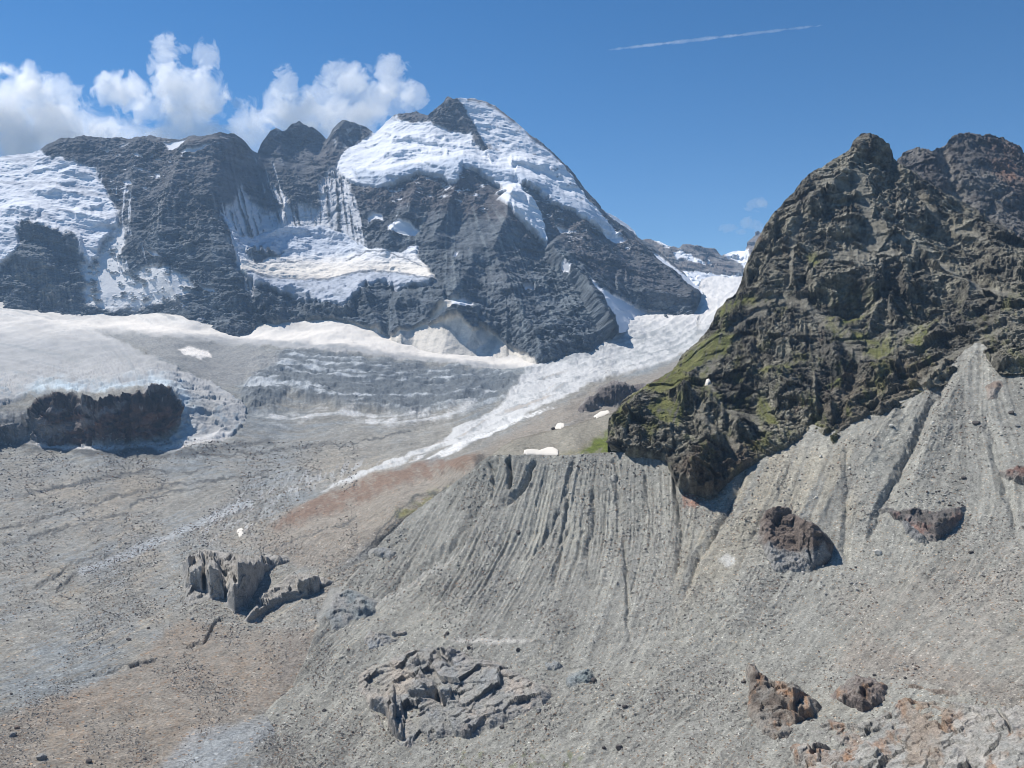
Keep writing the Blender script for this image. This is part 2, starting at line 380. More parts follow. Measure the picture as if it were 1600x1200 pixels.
S_flute2 = [(376,288),(392,312),(408,328),(424,334),(444,322),(470,320),(500,325),(530,340),(548,372),(540,395),(470,400),(400,390),(375,360),(362,336),(352,322),(366,318)]
S_couloir = [(414,262),(424,282),(438,300),(452,312),(444,326),(430,310),(420,290)]
S_shelf = [(344,330),(362,352),(378,372),(392,372),(420,360),(450,352),(500,352),(540,366),(566,384),(600,390),(626,396),(640,384),(652,384),(654,402),(668,416),(684,440),(668,448),(642,450),(622,462),(612,448),(590,442),(572,446),(560,464),(536,480),(500,472),(470,470),(440,458),(420,446),(398,444),(384,440),(374,424),(366,384),(352,350)]
S_hole = [(378,392),(402,384),(428,386),(444,394),(436,404),(420,402),(402,412),(386,404)]
S_small = [[(606,352),(622,347),(640,348),(655,360),(648,368),(620,366),(608,362)],[(255,222),(292,217),(282,230),(264,234)],[(284,240),(316,228),(334,222),(312,237),(290,244)],[(240,270),(248,269),(249,277),(242,278)],[(190,281),(204,284),(210,290),(194,289)],[(191,296),(201,295),(203,302),(193,302)],[(208,240),(216,241),(226,248),(214,248)],[(234,246),(242,238),(240,246)],[(160,232),(170,233),(168,237)],
 [(816,452),(834,446),(836,458),(820,460)],[(874,418),(890,428),(888,434),(876,426)],[(708,402),(712,392),(716,394),(712,404)],[(726,392),(734,391),(732,396)],[(582,330),(596,334),(600,344),(586,340),(576,350),(572,340)],[(940,362),(958,366),(976,380),(968,382),(950,374)],[(944,326),(966,333),(990,350),(996,364),(980,354),(960,342)],[(866,352),(888,362),(890,370),(874,364)],[(984,382),(1000,386),(992,388)],[(308,440),(318,446),(334,450),(338,456),(316,452)],[(230,392),(246,396),(254,404),(240,402)],[(706,478),(722,470),(736,474),(738,484),(722,488),(708,486)]]
S_wedge = [(916,446),(936,462),(966,467),(1012,487),(1040,488),(1000,540),(958,530),(950,505),(934,478)]
S_strip = [(1017,394),(1034,401),(1064,424),(1094,436),(1100,462),(1080,452),(1055,428),(1030,410)]
S_cone = [(394,524),(402,506),(430,510),(470,500),(520,497),(556,508),(586,514),(612,528),(640,520),(668,508),(690,486),(706,472),(716,468),(722,476),(716,492),(736,500),(742,508),(762,516),(790,534),(815,550),(836,562),(850,590),(394,560)]
S_conehole = [(664,512),(690,500),(712,488),(738,484),(748,500),(748,518),(738,522),(716,500),(690,508)]
S_broken = [(128,412),(150,396),(170,372),(186,352),(200,358),(188,398),(198,424),(232,414),(262,420),(292,428),(300,446),(288,468),(236,472),(206,482),(166,478),(132,474)]
A_cold = streaks((-170,130,1260,620), [(0,300,-.6,1),(100,350,.2,1),(250,260,-.35,1),(250,450,.2,1),(380,300,.3,1),(440,300,.35,1),(520,330,0,1),(560,330,.25,1),(640,340,-.4,1),(760,260,.7,1),(800,200,.5,1),(900,320,.8,1),(830,450,.4,1),(760,500,-.2,1),(880,380,.7,1),(980,430,.7,1),(1050,450,.8,1)], 3, 2, 44, 0)
A_strata = streaks((-170,130,1260,620), [(0,300,1,.1),(150,380,1,.3),(250,260,1,-.2),(330,300,1,.25),(440,250,1,.35),(520,240,1,-.2),(600,230,1,-.1),(640,330,1,.15),(720,230,1,.2),(760,330,1,.25),(820,450,1,-.15),(900,320,1,.45),(980,400,1,.25),(1060,450,1,.1),(480,440,1,.08),(760,420,1,.3),(660,480,1,-.2)], 4, 2, 34, 0)
def A_masks(px, py):
    cold = A_cold(px, py)
    s = pmask(px, py, S_left, 3, 11, 20, 1); s = np.maximum(s, pmask(px, py, S_band, 2.0, 7, 16, 2)); q_ = np.stack([px*.75, py*2.3, px*0], -1)
    ls = sstep(.16, .34, fbm(q_+700, 15, 4, .7))*np.maximum(.85*pmask(px, py, [(545,285),(640,268),(722,258),(790,290),(860,310),(960,375),(1000,400),(900,395),(820,345),(760,330),(700,322),(640,318),(580,330)], 8, 10, 20, 50), np.maximum(.6*pmask(px, py, [(170,225),(345,210),(330,260),(240,300),(190,330),(165,280)], 10, 10, 30, 51), .75*pmask(px, py, [(200,420),(330,430),(350,470),(330,500),(200,490)], 10, 10, 20, 52))); cl_ = sstep(.9, 1.7, A_cold(px, py)+1.6*fbm(q_*[1.3, .5, 1]+720, 30, 4))*np.maximum(pmask(px, py, [(400,250),(470,250),(560,300),(640,330),(640,380),(560,380),(480,330),(420,320)], 10, 12, 30, 53), .8*pmask(px, py, [(130,262),(250,300),(240,420),(160,420)], 12, 12, 30, 54)); s = np.maximum(s, np.maximum(ls, .8*cl_))
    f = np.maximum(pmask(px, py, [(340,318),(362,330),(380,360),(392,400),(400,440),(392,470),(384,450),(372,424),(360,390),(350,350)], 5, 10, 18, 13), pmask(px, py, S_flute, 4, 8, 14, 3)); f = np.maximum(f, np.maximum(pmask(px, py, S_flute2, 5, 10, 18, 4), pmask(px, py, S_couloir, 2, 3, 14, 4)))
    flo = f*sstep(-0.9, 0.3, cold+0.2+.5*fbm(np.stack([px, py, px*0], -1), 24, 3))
    sh = pmask(px, py, S_shelf, 2, 6, 14, 5)*(1-pmask(px, py, S_hole, 2, 5, 12, 6))
    sm = np.zeros_like(px)
    for i, q in enumerate(S_small): sm = np.maximum(sm, pmask(px, py, q, 1.2, 3, 8, 10+i))
    sm = np.maximum(sm, np.maximum(pmask(px, py, S_wedge, 1.5, 3, 16, 7), pmask(px, py, S_strip, 1.5, 4, 12, 8)))
    co = pmask(px, py, S_cone, 2, 5, 16, 9)*(1-pmask(px, py, S_conehole, 2, 5, 12, 9))
    br = pmask(px, py, S_broken, 6, 12, 22, 12)
    q = np.stack([px, py*1.6, px*0], -1); br = br*sstep(-0.16, 0.10, fbm(q, 26, 5, 0.65)+0.16)
    return s, flo, sh, sm, co, br, cold
A_wallpolys = [[(30,346),(60,350),(90,360),(120,372),(130,390),(128,412),(108,402),(95,385),(70,378),(45,374),(30,366)],
 [(550,266),(600,270),(640,260),(680,258),(700,250),(724,244),(760,260),(800,272),(850,290),(900,314),(950,348),(958,368),(900,336),(850,308),(815,292),(780,288),(740,270),(722,264),(716,286),(700,288),(660,274),(600,293),(560,290)],
 [(610,215),(640,212),(690,222),(740,228),(742,234),(690,230),(640,222),(612,226)],[(600,240),(650,232),(700,240),(700,246),(650,242),(600,250)],[(790,250),(850,262),(880,280),(876,286),(850,272),(800,262)],[(796,330),(815,336),(838,362),(850,388),(840,380),(820,362),(800,345)],
 [(396,438),(440,446),(500,456),(540,462),(560,446),(580,434),(620,442),(660,432),(686,440),(668,450),(620,462),(600,448),(572,448),(560,466),(536,482),(500,474),(440,460),(400,446)],
 [(390,448),(430,462),(448,486),(440,512),(412,505),(398,482)],[(560,462),(590,448),(614,466),(604,486),(572,478)],[(632,470),(660,456),(696,456),(700,486),(672,504),(640,496)],[(470,478),(520,484),(548,478),(556,496),(520,500),(480,500)],
 [(378,392),(402,388),(428,388),(444,394),(436,400),(402,402),(386,400)],[(400,360),(440,352),(500,356),(540,368),(530,376),(480,366),(420,368)],[(40,300),(90,296),(130,304),(160,312),(160,320),(120,314),(60,308)],[(0,330),(40,318),(70,330),(60,340),(20,338),(0,345)],[(100,330),(140,336),(176,350),(170,360),(120,350)],
 [(120,262),(150,280),(140,284),(90,270)],[(700,490),(720,482),(746,496),(748,516),(720,500)],[(790,300),(830,296),(880,320),(930,352),(920,366),(860,340),(810,322)],[(850,540),(880,538),(948,512),(948,528),(900,550),(860,560)],[(960,440),(1010,455),(1080,470),(1080,482),(1040,486),(1000,480),(960,462)]]
def A_walls(px, py):
    m = union(px, py, A_wallpolys, 2, 6, 20, 400)
    q = np.stack([px, py*1.7, px*0], -1); s_ = np.maximum(pmask(px, py, S_left, 2, 6, 20, 1), np.maximum(pmask(px, py, S_band, 1.6, 5, 16, 2), pmask(px, py, S_shelf, 2, 6, 14, 5)))
    r = sstep(.1, .3, fbm(q+300, 34, 5, .62)); ice = sstep(.22, .4, fbm(q*[.6, 1.3, 1]+500, 30, 5, .6))
    co = pmask(px, py, S_cone, 2, 5, 16, 9)
    return np.maximum(m*.88, (sstep(.05, .25, fbm(q*[1, 1.3, 1]+300, 16, 4, .7))*(1-s_)*.72+ice*s_*.75)*(1-co))
def A_relief(px, py, P, n):
    s, flo, sh, sm, co, br, cold = A_masks(px, py)
    snow = np.clip(s+sh+sm+co+br+flo*0.6, 0, 1)
    d = np.zeros_like(px)
    for ln, h, wa, wb in A_ridges:
        wx, wy = warp(px, py, 7, 60, 3, 2)
        dd, sg, al = ldist(wx, wy, ln); w = np.where(sg > 0, wa, wb)
        d += .75*h*np.clip(1-dd/w, 0, 1)**1.2*sstep(0, 0.12, al+0.05)
    rock = 1-snow
    big = fbm(P*[1, 1, .7], 420, 3, 0.5, ridged=True)*38
    st = A_strata(px, py)
    R = facets(P*[1, 1, 1.3], 150, 0.5)*15+facets(P*[1, 1, 1.5], 56, 0.5)*10+facets(P*[1, 1, 1.4], 24, .6)*6+facets(P*[1, 1, 1.3], 12, .6)*4+st*1.2+cold*1.6
    calm = .3+.95*sstep(-.3, .35, fbm(P+900, 520, 4)); tilt_ = P@np.array([[1, 0, .18], [0, 1, .1], [0, 0, 1]]); bed = fbm(tilt_*[.22, .22, 1.3], 70, 5, .6, ridged=True)
    R = R*calm+fbm(P, 90, 5, 0.6, ridged=True)*8+bed*9
    S = fbm(P*[1, 1, 1.6], 190, 5, .55, ridged=True)*20*(s+sh)+fbm(P*[1,1,1.6], 50, 4, .5, ridged=True)*5.0*(s+sh)+cold*(1.6*flo+0.3*s+.3*co)+st*1.6*(s+sh)
    S += co*(9*fbm(P, 120, 6, .68)-.3*cold)+sh*(9*fbm(np.stack([px, py*2.2, px*0], -1), 26, 5, .62, ridged=True))+(px < 200)*s*6*fbm(np.stack([px, py*2, px*0], -1), 26, 5, .62, ridged=True)
    # ice thickness: serac walls where the hanging glaciers break off
    S += 30*pmask(px, py, S_band, 3, 5, 16, 2)*sstep(0, 1, (py-215)/50)*(1-sstep(560, 480, px))
    S += 22*pmask(px, py, S_shelf, 3, 6, 14, 5)*sstep(395, 440, py)+16*pmask(px, py, S_left, 3, 6, 20, 1)*sstep(250, 340, py)
    # terraces in the upper glacier
    qq = np.stack([px, py, px*0], -1); on = sstep(-.15, .35, fbm(qq+200, 60, 3))
    te = (py-0.22*(px-600)+26*fbm(qq, 110, 4, .6))/30.0; te = te-np.floor(te)
    S += s*13*on*sstep(.15, .85, te)*sstep(1, .93, te)*((px > 540) & (px < 930))
    te = (py+0.12*px+34*fbm(qq+9, 110, 4, .6))/34.0; te = te-np.floor(te)
    S += (s*(px < 200)+sh*0.8)*13*on*sstep(.1, .85, te)*sstep(1, .93, te)
    edge = sstep(0, 14, py-curve(A_TOP, px[0])[None]) 
    return big*0.8*(0.4+0.6*rock)*(0.35+0.65*edge)*(1-.8*co)+d+(R*rock+S*(1-rock*0.9))*(0.4+0.6*edge)
def A_paint(px, py, P, n):
    s, flo, sh, sm, co, br, cold = A_masks(px, py)
    st = A_strata(px, py); q = np.stack([px, py, px*0], -1); a = fbm(q, 120, 5, .6); b = fbm(q+50, 26, 4, .6)
    c = np.broadcast_to(col(.112, .130, .146), P.shape).copy()
    brown = np.clip(sstep(420, 260, py)*0.55+0.45*a, 0, 1)
    brown = np.maximum(brown, pmask(px, py, [(560,290),(720,262),(800,290),(840,380),(760,345),(640,330),(560,330)], 14, 14, 40, 22)*.9)
    brown = np.maximum(brown, pmask(px, py, [(820,295),(900,330),(1000,370),(1095,440),(1085,485),(1000,450),(930,440),(870,390)], 12, 14, 40, 23)*(.6+.6*b))
    c = mix(c, col(.118, .100, .096), brown*.8)
    bd = fbm((P@np.array([[1, 0, .18], [0, 1, .1], [0, 0, 1]]))*[.22, .22, 1.3], 70, 5, .65)
    c = c*(1+0.14*np.clip(st, -2, 2)+0.12*np.clip(cold, -2, 2)+0.4*b+.5*bd)[..., None]
    c = mix(c, col(.27, .265, .25), sstep(.5, 1.6, cold+a*1.2)*pmask(px, py, [(215,250),(330,240),(340,330),(280,400),(200,420),(190,330)], 14, 12, 40, 24)*.8)
    c = mix(c, col(.25, .245, .225), sstep(.1, .8, b+.4*cold)*.8*pmask(px, py, [(-160,420),(20,395),(60,390),(140,430),(130,492),(-160,480)], 10, 10, 30, 25))
    c = mix(c, col(.20, .222, .225), .6*sstep(.2, 1.4, cold+b)*pmask(px, py, [(600,330),(780,330),(870,400),(950,510),(860,560),(760,520),(640,440)], 14, 12, 40, 26))
    white = col(.74, .76, .80); cream = col(.74, .685, .60)
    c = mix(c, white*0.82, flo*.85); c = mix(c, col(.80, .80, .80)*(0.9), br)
    c = mix(c, white, s)
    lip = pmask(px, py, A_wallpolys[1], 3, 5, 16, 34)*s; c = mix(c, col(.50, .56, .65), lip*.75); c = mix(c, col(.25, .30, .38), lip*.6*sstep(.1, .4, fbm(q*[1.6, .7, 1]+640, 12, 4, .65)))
    thin = s*pmask(px, py, [(735,150),(770,150),(830,200),(960,360),(900,310),(840,270),(780,240),(750,200)], 6, 6, 30, 27)  # rock ribs through thin snow
    c = mix(c, col(.2, .2, .21), thin*sstep(.15, .5, fbm(q*[1, 1.5, 1], 12, 4, .7)+(px-curve(A_TOP, px[0])[None]*0-760)/2500))
    rim = s*sstep(9, 2, py-curve(A_TOP, px[0])[None])*(px > 730); c = mix(c, col(.16, .15, .15), rim*sstep(-.2, .2, b+.12))
    rr = pmask(px, py, [(608,172),(668,172),(672,190),(640,192),(616,184)], 2, 4, 10, 28); c = mix(c, col(.15, .14, .14), rr*sstep(-.2, .15, fbm(q, 10, 3)))
    c = mix(c, col(.2, .19, .19), .9*pmask(px, py, [(740,222),(760,226),(780,236),(760,238),(745,234)], 2, 4, 10, 29)*sstep(-.3, .2, fbm(q, 8, 3)))
    gl = mix(np.broadcast_to(white, c.shape), cream, sstep(385, 425, py)*0.9*np.ones_like(px))
    band = sstep(.3, 1.2, A_strata(px, py*1.0)+.3)*sstep(385, 430, py)
    gl = mix(gl, col(.50, .46, .42), band*.55)
    gl = mix(gl, col(.42, .48, .56), .5*sstep(.1, .5, fbm(q*[1, 1.8, 1], 30, 4))*sstep(430, 380, py))
    gl = mix(gl, col(.22, .25, .30), .75*sstep(.12, .42, fbm(q*[1, 2.6, 1]+610, 15, 5, .66)))
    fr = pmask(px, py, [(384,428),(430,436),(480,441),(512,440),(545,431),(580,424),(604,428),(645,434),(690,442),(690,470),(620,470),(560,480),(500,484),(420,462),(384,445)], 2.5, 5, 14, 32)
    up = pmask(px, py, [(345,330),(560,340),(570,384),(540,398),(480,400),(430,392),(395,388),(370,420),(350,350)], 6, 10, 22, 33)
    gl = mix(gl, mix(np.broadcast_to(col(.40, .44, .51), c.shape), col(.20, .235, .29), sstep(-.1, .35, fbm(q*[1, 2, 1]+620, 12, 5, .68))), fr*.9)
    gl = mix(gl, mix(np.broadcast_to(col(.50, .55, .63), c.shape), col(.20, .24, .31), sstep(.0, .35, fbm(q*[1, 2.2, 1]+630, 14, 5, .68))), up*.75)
    for ln_, w_ in [([(384,430),(430,437),(480,441),(512,440),(545,431),(580,425),(604,428),(645,434),(682,441)], 2.6), ([(400,340),(440,336),(480,338),(510,350),(540,362),(560,382)], 1.8), ([(540,405),(575,393),(605,394),(640,408),(660,420)], 1.8), ([(386,400),(420,412),(470,408)], 2)]:
        gl = mix(gl, col(.12, .135, .16), .85*sstep(w_, .3, ldist(*warp(px, py, 5, 14, 17), ln_)[0]))
    c = mix(c, gl, sh)
    gr = mix(np.broadcast_to(cream*.92, c.shape), col(.36, .35, .32), .85*sstep(-.2, .4, .5*a+.9*fbm(np.stack([px+.3*py, py*.5, px*0], -1), 14, 4, .65))); c = mix(c, gr, co)
    c = mix(c, white*.97, sm*1.0)
    lf = s*(px < 200); c = mix(c, col(.42, .44, .49), lf*.75*sstep(-.15, .4, fbm(q*[1, 1.6, 1], 44, 5, .65)+.12*st)); c = mix(c, col(.30, .32, .36), lf*.6*sstep(1.0, 1.9, st))
    soft = np.clip(s+sh+sm+co*.8+br*.8+flo*.7, 0, 1)
    # rime on the pinnacles
    c = mix(c, col(.62, .64, .67), .7*sstep(.15, .5, b+.2)*pmask(px, py, [(425,198),(446,198),(440,214),(428,214)], 3, 4, 10, 30)+.5*sstep(.1, .4, fbm(q, 9, 3))*pmask(px, py, [(520,186),(584,196),(575,226),(545,250),(520,240)], 6, 6, 14, 31))
    return c, soft
M_far = terrain_mat("alpine_rock_and_snow", 6.0, 0, .5, .8, (1, 1, 1.6))
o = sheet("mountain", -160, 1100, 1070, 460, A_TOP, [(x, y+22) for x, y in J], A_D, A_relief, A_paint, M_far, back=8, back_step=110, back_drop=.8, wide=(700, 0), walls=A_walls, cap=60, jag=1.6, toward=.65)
tag(o, "great rock and ice mountain with hanging glaciers behind the valley", "mountain", kind="structure")

# distant saddle between the great mountain and the crag
Z_TOP = [(980,392),(1000,378),(1010,374),(1018,374),(1024,378),(1032,378),(1042,384),(1052,385),(1062,387),(1068,382),(1084,383),(1100,387),(1112,387),(1120,393),(1128,398),(1140,394),(1155,391),(1164,392),(1168,380),(1176,371),(1184,364),(1196,360),(1230,340),(1300,330)]
Z_D = tps([(980,392,5200),(1100,386,5600),(1190,362,5900),(1300,330,6000),(980,460,4300),(1100,440,4600),(1200,440,4700),(1300,440,4800),(1150,393,5700),(1050,420,4800)], 1e-4)
def Z_relief(px, py, P, n): return facets(P, 160, .6)*22+facets(P*[1, 1, 1.5], 60)*11+fbm(P, 200, 5, .55, ridged=True)*22
def Z_paint(px, py, P, n):
    q = np.stack([px, py, px*0], -1); b = fbm(q, 22, 4, .6)
    c = mix(np.broadcast_to(col(.17, .15, .14), P.shape).copy(), col(.22, .21, .20), sstep(-.2, .4, b))
    s = np.zeros_like(px)
    for i, p in enumerate([[(1022,376),(1032,376),(1048,386),(1044,390),(1030,382)],[(1060,392),(1072,396),(1096,408),(1102,414),(1086,410),(1070,404)],[(1126,396),(1142,392),(1170,388),(1170,440),(1160,416),(1150,405),(1136,402)],[(1052,396),(1062,392),(1068,402),(1058,404)],[(1106,404),(1112,410),(1110,416)],[(1080,424),(1120,430),(1200,428),(1200,470),(1060,470),(1060,426)]]):
        s = np.maximum(s, pmask(px, py, p, 1.2, 4, 9, 40+i))
    return mix(c, col(.85, .86, .88), s), s
o = sheet("distant_mountain", 980, 1300, 330, 110, Z_TOP, [(980,470),(1300,470)], Z_D, Z_relief, Z_paint, M_far, back=5, back_step=150, jag=1, toward=.6)
tag(o, "distant snowy saddle and rock ridge seen between the big mountain and the crag", "mountain", kind="structure")

# ================================================================== GLACIER AND VALLEY FLOOR
C_ctrl = [(-160,470,2950),(0,476,3000),(110,491,2980),(200,496,2980),(290,494,2920),(365,521,2780),(400,508,2880),(470,504,2860),(520,500,2840),(600,525,2750),(700,550,2640),(780,562,2560),(840,566,2480),(870,559,2490),(920,550,2540),(950,515,2750),(1000,493,3050),(1050,490,3050),(1085,470,3250),(1110,434,4200),(1200,434,4300),(1260,436,4300),
 (-160,560,2250),(0,560,2200),(100,560,2120),(200,560,2080),(-160,618,1580),(0,622,1580),(100,616,1560),(200,609,1560),(260,608,1580),(0,692,1490),(100,698,1480),(200,695,1480),(260,688,1500),
 (330,600,1850),(360,640,1650),(350,684,1500),(400,600,2000),(400,560,2350),(330,560,2300),(500,560,2350),(500,600,2020),(500,650,1700),(600,560,2350),(620,600,2080),(620,660,1620),(720,600,2080),(740,650,1640),(820,600,2050),(860,590,2200),(960,570,2350),(1040,540,2500),(1100,500,2850),(1150,470,3300),(1060,575,2100),(1250,500,2900),
 (-160,760,1150),(0,760,1160),(150,760,1160),(300,760,1170),(450,740,1230),(600,710,1300),(700,690,1300),(760,665,1500),(0,850,830),(150,850,840),(300,850,830),(0,950,610),(150,950,615),(270,950,620),(0,1060,455),(-160,950,600),(-160,1060,450),
 (420,810,930),(520,770,1000),(600,740,1050),(680,722,1020),(740,706,950),(800,690,1050),(880,640,1350),(960,610,1700),
 (400,860,750),(480,830,760),(560,800,770),(640,765,780),(700,738,770),(740,722,720),(500,900,640),(570,840,660),(620,806,670),(330,930,640),(420,960,590),
 (600,850,660),(700,790,700),(760,740,700),(725,775,705),(660,815,690),(300,1010,520),(450,1020,495),(520,1000,500),(150,1080,440),(300,1100,425),(440,1110,425),(0,1150,375),(200,1200,350),(400,1200,360),(-160,1200,340),(600,1200,430),(500,1100,450),(560,1040,500),(700,900,720),(800,900,760),(900,1000,640),(700,1050,560),(800,1200,500),(1000,1200,560),(1250,1200,600),(1250,900,900),(650,960,620),
 (900,720,900),(1000,700,1000),(1100,650,1200),(1250,640,1300),(-160,1290,290),(300,1300,300),(650,1300,330),(-160,2400,60),(300,2400,60),(700,2400,60)]
C_D = tps(C_ctrl, 3e-4)
C_TOP = [(x, y-14 if x < 1085 else y-2) for x, y in J]
C_flow = streaks((-170,420,1300,1320), [(-100,520,1,.12),(100,530,1,.22),(300,545,1,.25),(200,590,.5,1),(320,640,.8,.6),(500,560,1,.1),(430,600,1,.12),(430,645,1,.1),(520,620,1,.05),(600,640,1,.02),(650,580,1,.06),(800,575,1,-.02),(950,540,1,-.25),(1080,470,1,-.9),(1000,570,1,-.3),(880,610,1,-.45),(760,670,1,-.5),(620,730,1,-.35),(450,770,1,-.4),(300,800,1,-.5),(150,860,1,-.5),(0,780,1,-.2),(100,740,1,-.3),(500,680,1,-.15),(0,950,1,-.35),(200,1000,1,-.55),(350,1010,1,-.6),(450,900,1,-.7),(560,800,1,-.6),(680,750,1,-.55),(300,1150,1,-.4),(100,1120,1,-.35)], 5, 2, 60, 0)
C_cross = streaks((-170,420,1300,1320), [(100,600,.1,1),(300,620,.3,1),(450,620,.5,1),(600,620,.5,1),(380,780,.6,-1),(340,820,.5,-1),(450,770,.3,-1),(520,740,.4,.9),(900,560,.3,1),(1050,520,.5,1)], 6, 2, 18, 0)
cliff = [(44,640),(56,626),(74,614),(100,612),(126,620),(150,628),(172,622),(198,618),(214,611),(226,615),(240,605),(258,608),(276,618),(285,640),(280,664),(264,680),(226,690),(180,693),(150,697),(120,697),(90,694),(60,690),(46,684)]
cliff2 = [(-170,664),(-60,660),(0,664),(30,662),(46,668),(40,682),(20,690),(0,690),(-170,690)]
g_ice = [(-170,460),(110,480),(200,486),(330,496),(370,514),(400,498),(480,494),(560,498),(640,524),(760,552),(850,560),(930,540),(1000,484),(1000,500),(920,560),(850,576),(760,576),(640,562),(560,552),(450,544),(400,541),(345,538),(300,531),(200,523),(160,520),(196,536),(232,556),(280,578),(330,598),(362,620),(384,640),(384,656),(368,678),(342,684),(312,690),(280,696),(266,690),(284,660),(284,636),(276,614),(256,604),(214,606),(170,613),(132,616),(76,606),(40,620),(0,636),(-170,640)]
g_tongue = [(840,570),(920,548),(950,516),(1000,486),(1085,474),(1095,436),(1112,425),(1300,425),(1200,470),(1130,505),(1085,545),(1050,562),(1000,578),(950,588),(905,606),(880,622),(830,645),(790,664),(745,690),(716,704),(690,700),(650,716),(610,734),(560,752),(520,762),(500,766),(560,742),(610,722),(650,706),(680,690),(720,668),(755,650),(785,630),(806,606),(812,590),(820,576)]
g_strip2 = [(870,640),(830,652),(800,664),(770,682),(730,698),(700,714),(640,724),(660,716),(712,700),(760,676),(800,656),(850,640)]
g_fall = [(400,560),(470,545),(560,556),(640,566),(760,578),(812,592),(800,612),(770,630),(700,640),(640,648),(560,640),(500,630),(452,616),(420,640),(390,640),(376,612)]
g_redbr = [(470,796),(500,776),(540,764),(600,742),(650,730),(720,716),(752,712),(742,724),(700,738),(640,756),(590,776),(540,800),(480,816),(420,830)]
g_tan = [(1080,560),(1000,588),(950,598),(905,618),(870,640),(800,672),(730,712),(640,736),(540,764),(450,800),(400,850),(420,880),(520,890),(600,840),(700,775),(770,720),(860,670),(1000,650),(1100,600)]
g_mound = [(-170,1150),(0,1124),(60,1100),(130,1074),(200,1046),(236,1010),(262,980),(290,962),(340,975),(380,985),(480,982),(505,1000),(478,1060),(440,1100),(380,1124),(300,1170),(240,1215),(240,1400),(-170,1400)]
g_green = [(620,796),(650,778),(700,760),(716,764),(680,784),(640,806),(618,812)]
g_crev = [(300,850),(320,810),(350,780),(400,752),(460,738),(540,726),(600,722),(560,740),(480,762),(440,790),(430,820),(390,836),(360,830),(330,850)]
def C_masks(px, py):
    return dict(cl=np.maximum(pmask(px, py, cliff, 2.5, 7, 13, 60), pmask(px, py, cliff2, 2.5, 9, 18, 59)), ice=pmask(px, py, g_ice, 2.5, 7, 18, 61), ton=pmask(px, py, g_tongue, 2.5, 7, 18, 62), st2=pmask(px, py, g_strip2, 2, 6, 14, 63),
      fall=pmask(px, py, g_fall, 8, 14, 26, 64), cr=pmask(px, py, g_crev, 12, 12, 30, 65))
C_wallpolys = [cliff, cliff2]
def C_walls(px, py):
    m = union(px, py, C_wallpolys, 2.5, 7, 13, 60)*(1-.12*sstep(.0, .3, fbm(np.stack([px, py*2, px*0], -1)+71, 16, 4, .6))); q = np.stack([px, py*2.8, px*0], -1)
    return m*.95
def C_relief(px, py, P, n):
    m = C_masks(px, py); fl = C_flow(px, py); cr = C_cross(px, py); st_c = fl
    Dk = P[..., 1]/1000.0
    d = fbm(P, 140, 3, .5)*6.5*np.clip(Dk, .3, 2)+fbm(P, 30, 4, .55)*1.7*np.clip(Dk*1.2, .5, 2.0)+fbm(P, 6, 2, .6)*0.5*(Dk < 1.3)
    on = sstep(-.25, .5, fbm(P*[1, .5, 1]+55, 160, 3)); d += fl*.5*np.clip(Dk, .3, 2.2)*(1-m['cl'])*(.25+.9*on)*(1-.8*m['ice'])
    ser = facets(P*[1, .6, 1], 70, .5)*11+facets(P, 28, .5)*5+fl*.8
    ice_edge = m['ice']*sstep(70, 10, sdf(px, py, [(-170,626),(284,606),(400,640),(400,700),(-170,700)]))
    q2 = np.stack([px, py*3, px*0], -1); d += ser*(m['fall']*.2+ice_edge*.3+m['ton']*.12)
    d += m['fall']*(11*fbm(P*[.55, 1, 1], 90, 5, .55, ridged=True)+5*fbm(q2, 26, 4, .6, ridged=True))+m['ton']*2.5*fbm(q2, 9, 3, .6)*np.clip(Dk*.5, .3, 1.2)+ice_edge*9*fbm(P, 60, 5, .6, ridged=True)+m['ice']*(6*fbm(P*[1, .4, 1], 160, 4, .5)+st_c*.25)+m['ton']*3*fbm(P*[1,.5,1], 70, 4, .6, ridged=True)
    d += m['cl']*(facets(P*[1, 1, .6], 44, .5)*14+facets(P, 15, .6)*7+fbm(P*[1,1,.5], 30, 4, .6, ridged=True)*6)
    cv = m['cr']*(cr*.6+fbm(q2, 14, 4, .7)*2); d += np.clip(cv, -1.5, 1.5)*.8
    lump = pmask(px, py, [(412,585),(440,575),(475,582),(500,600),(520,620),(480,628),(440,640),(418,648),(392,634),(398,606)], 8, 10, 20, 66); d += lump*7*(1+fbm(q2, 16, 4, .6))
    # cracks and gullies in the near debris
    for ln, h, w in [([(352,964),(338,968),(328,985),(318,1000),(285,1010)], 3.6, 3.5), ([(244,1030),(228,1034),(200,1042)], 2.6, 3.5), ([(200,1042),(150,1056),(110,1066)], 1.2, 4), ([(126,876),(110,880),(96,896),(70,908),(50,918)], 2.0, 3),([(122,896),(106,912),(88,922)], 2.0, 3),([(120,820),(60,838),(0,850)],1.6,3),([(200,772),(120,790),(40,820),(0,830)],2.0,3),([(60,770),(130,748),(220,735)],1.8,3),([(570,790),(630,765),(700,742)],1.5,4)]:
        wx, wy = warp(px, py, 6, 14, 5); dd, sg, al = ldist(wx, wy, ln); d -= h*sstep(w, 0, dd)*sstep(0, .08, al)*sstep(1, .92, al)
    d += 9*pmask(px, py, g_redbr, 8, 6, 30, 67)*0.5
    return d
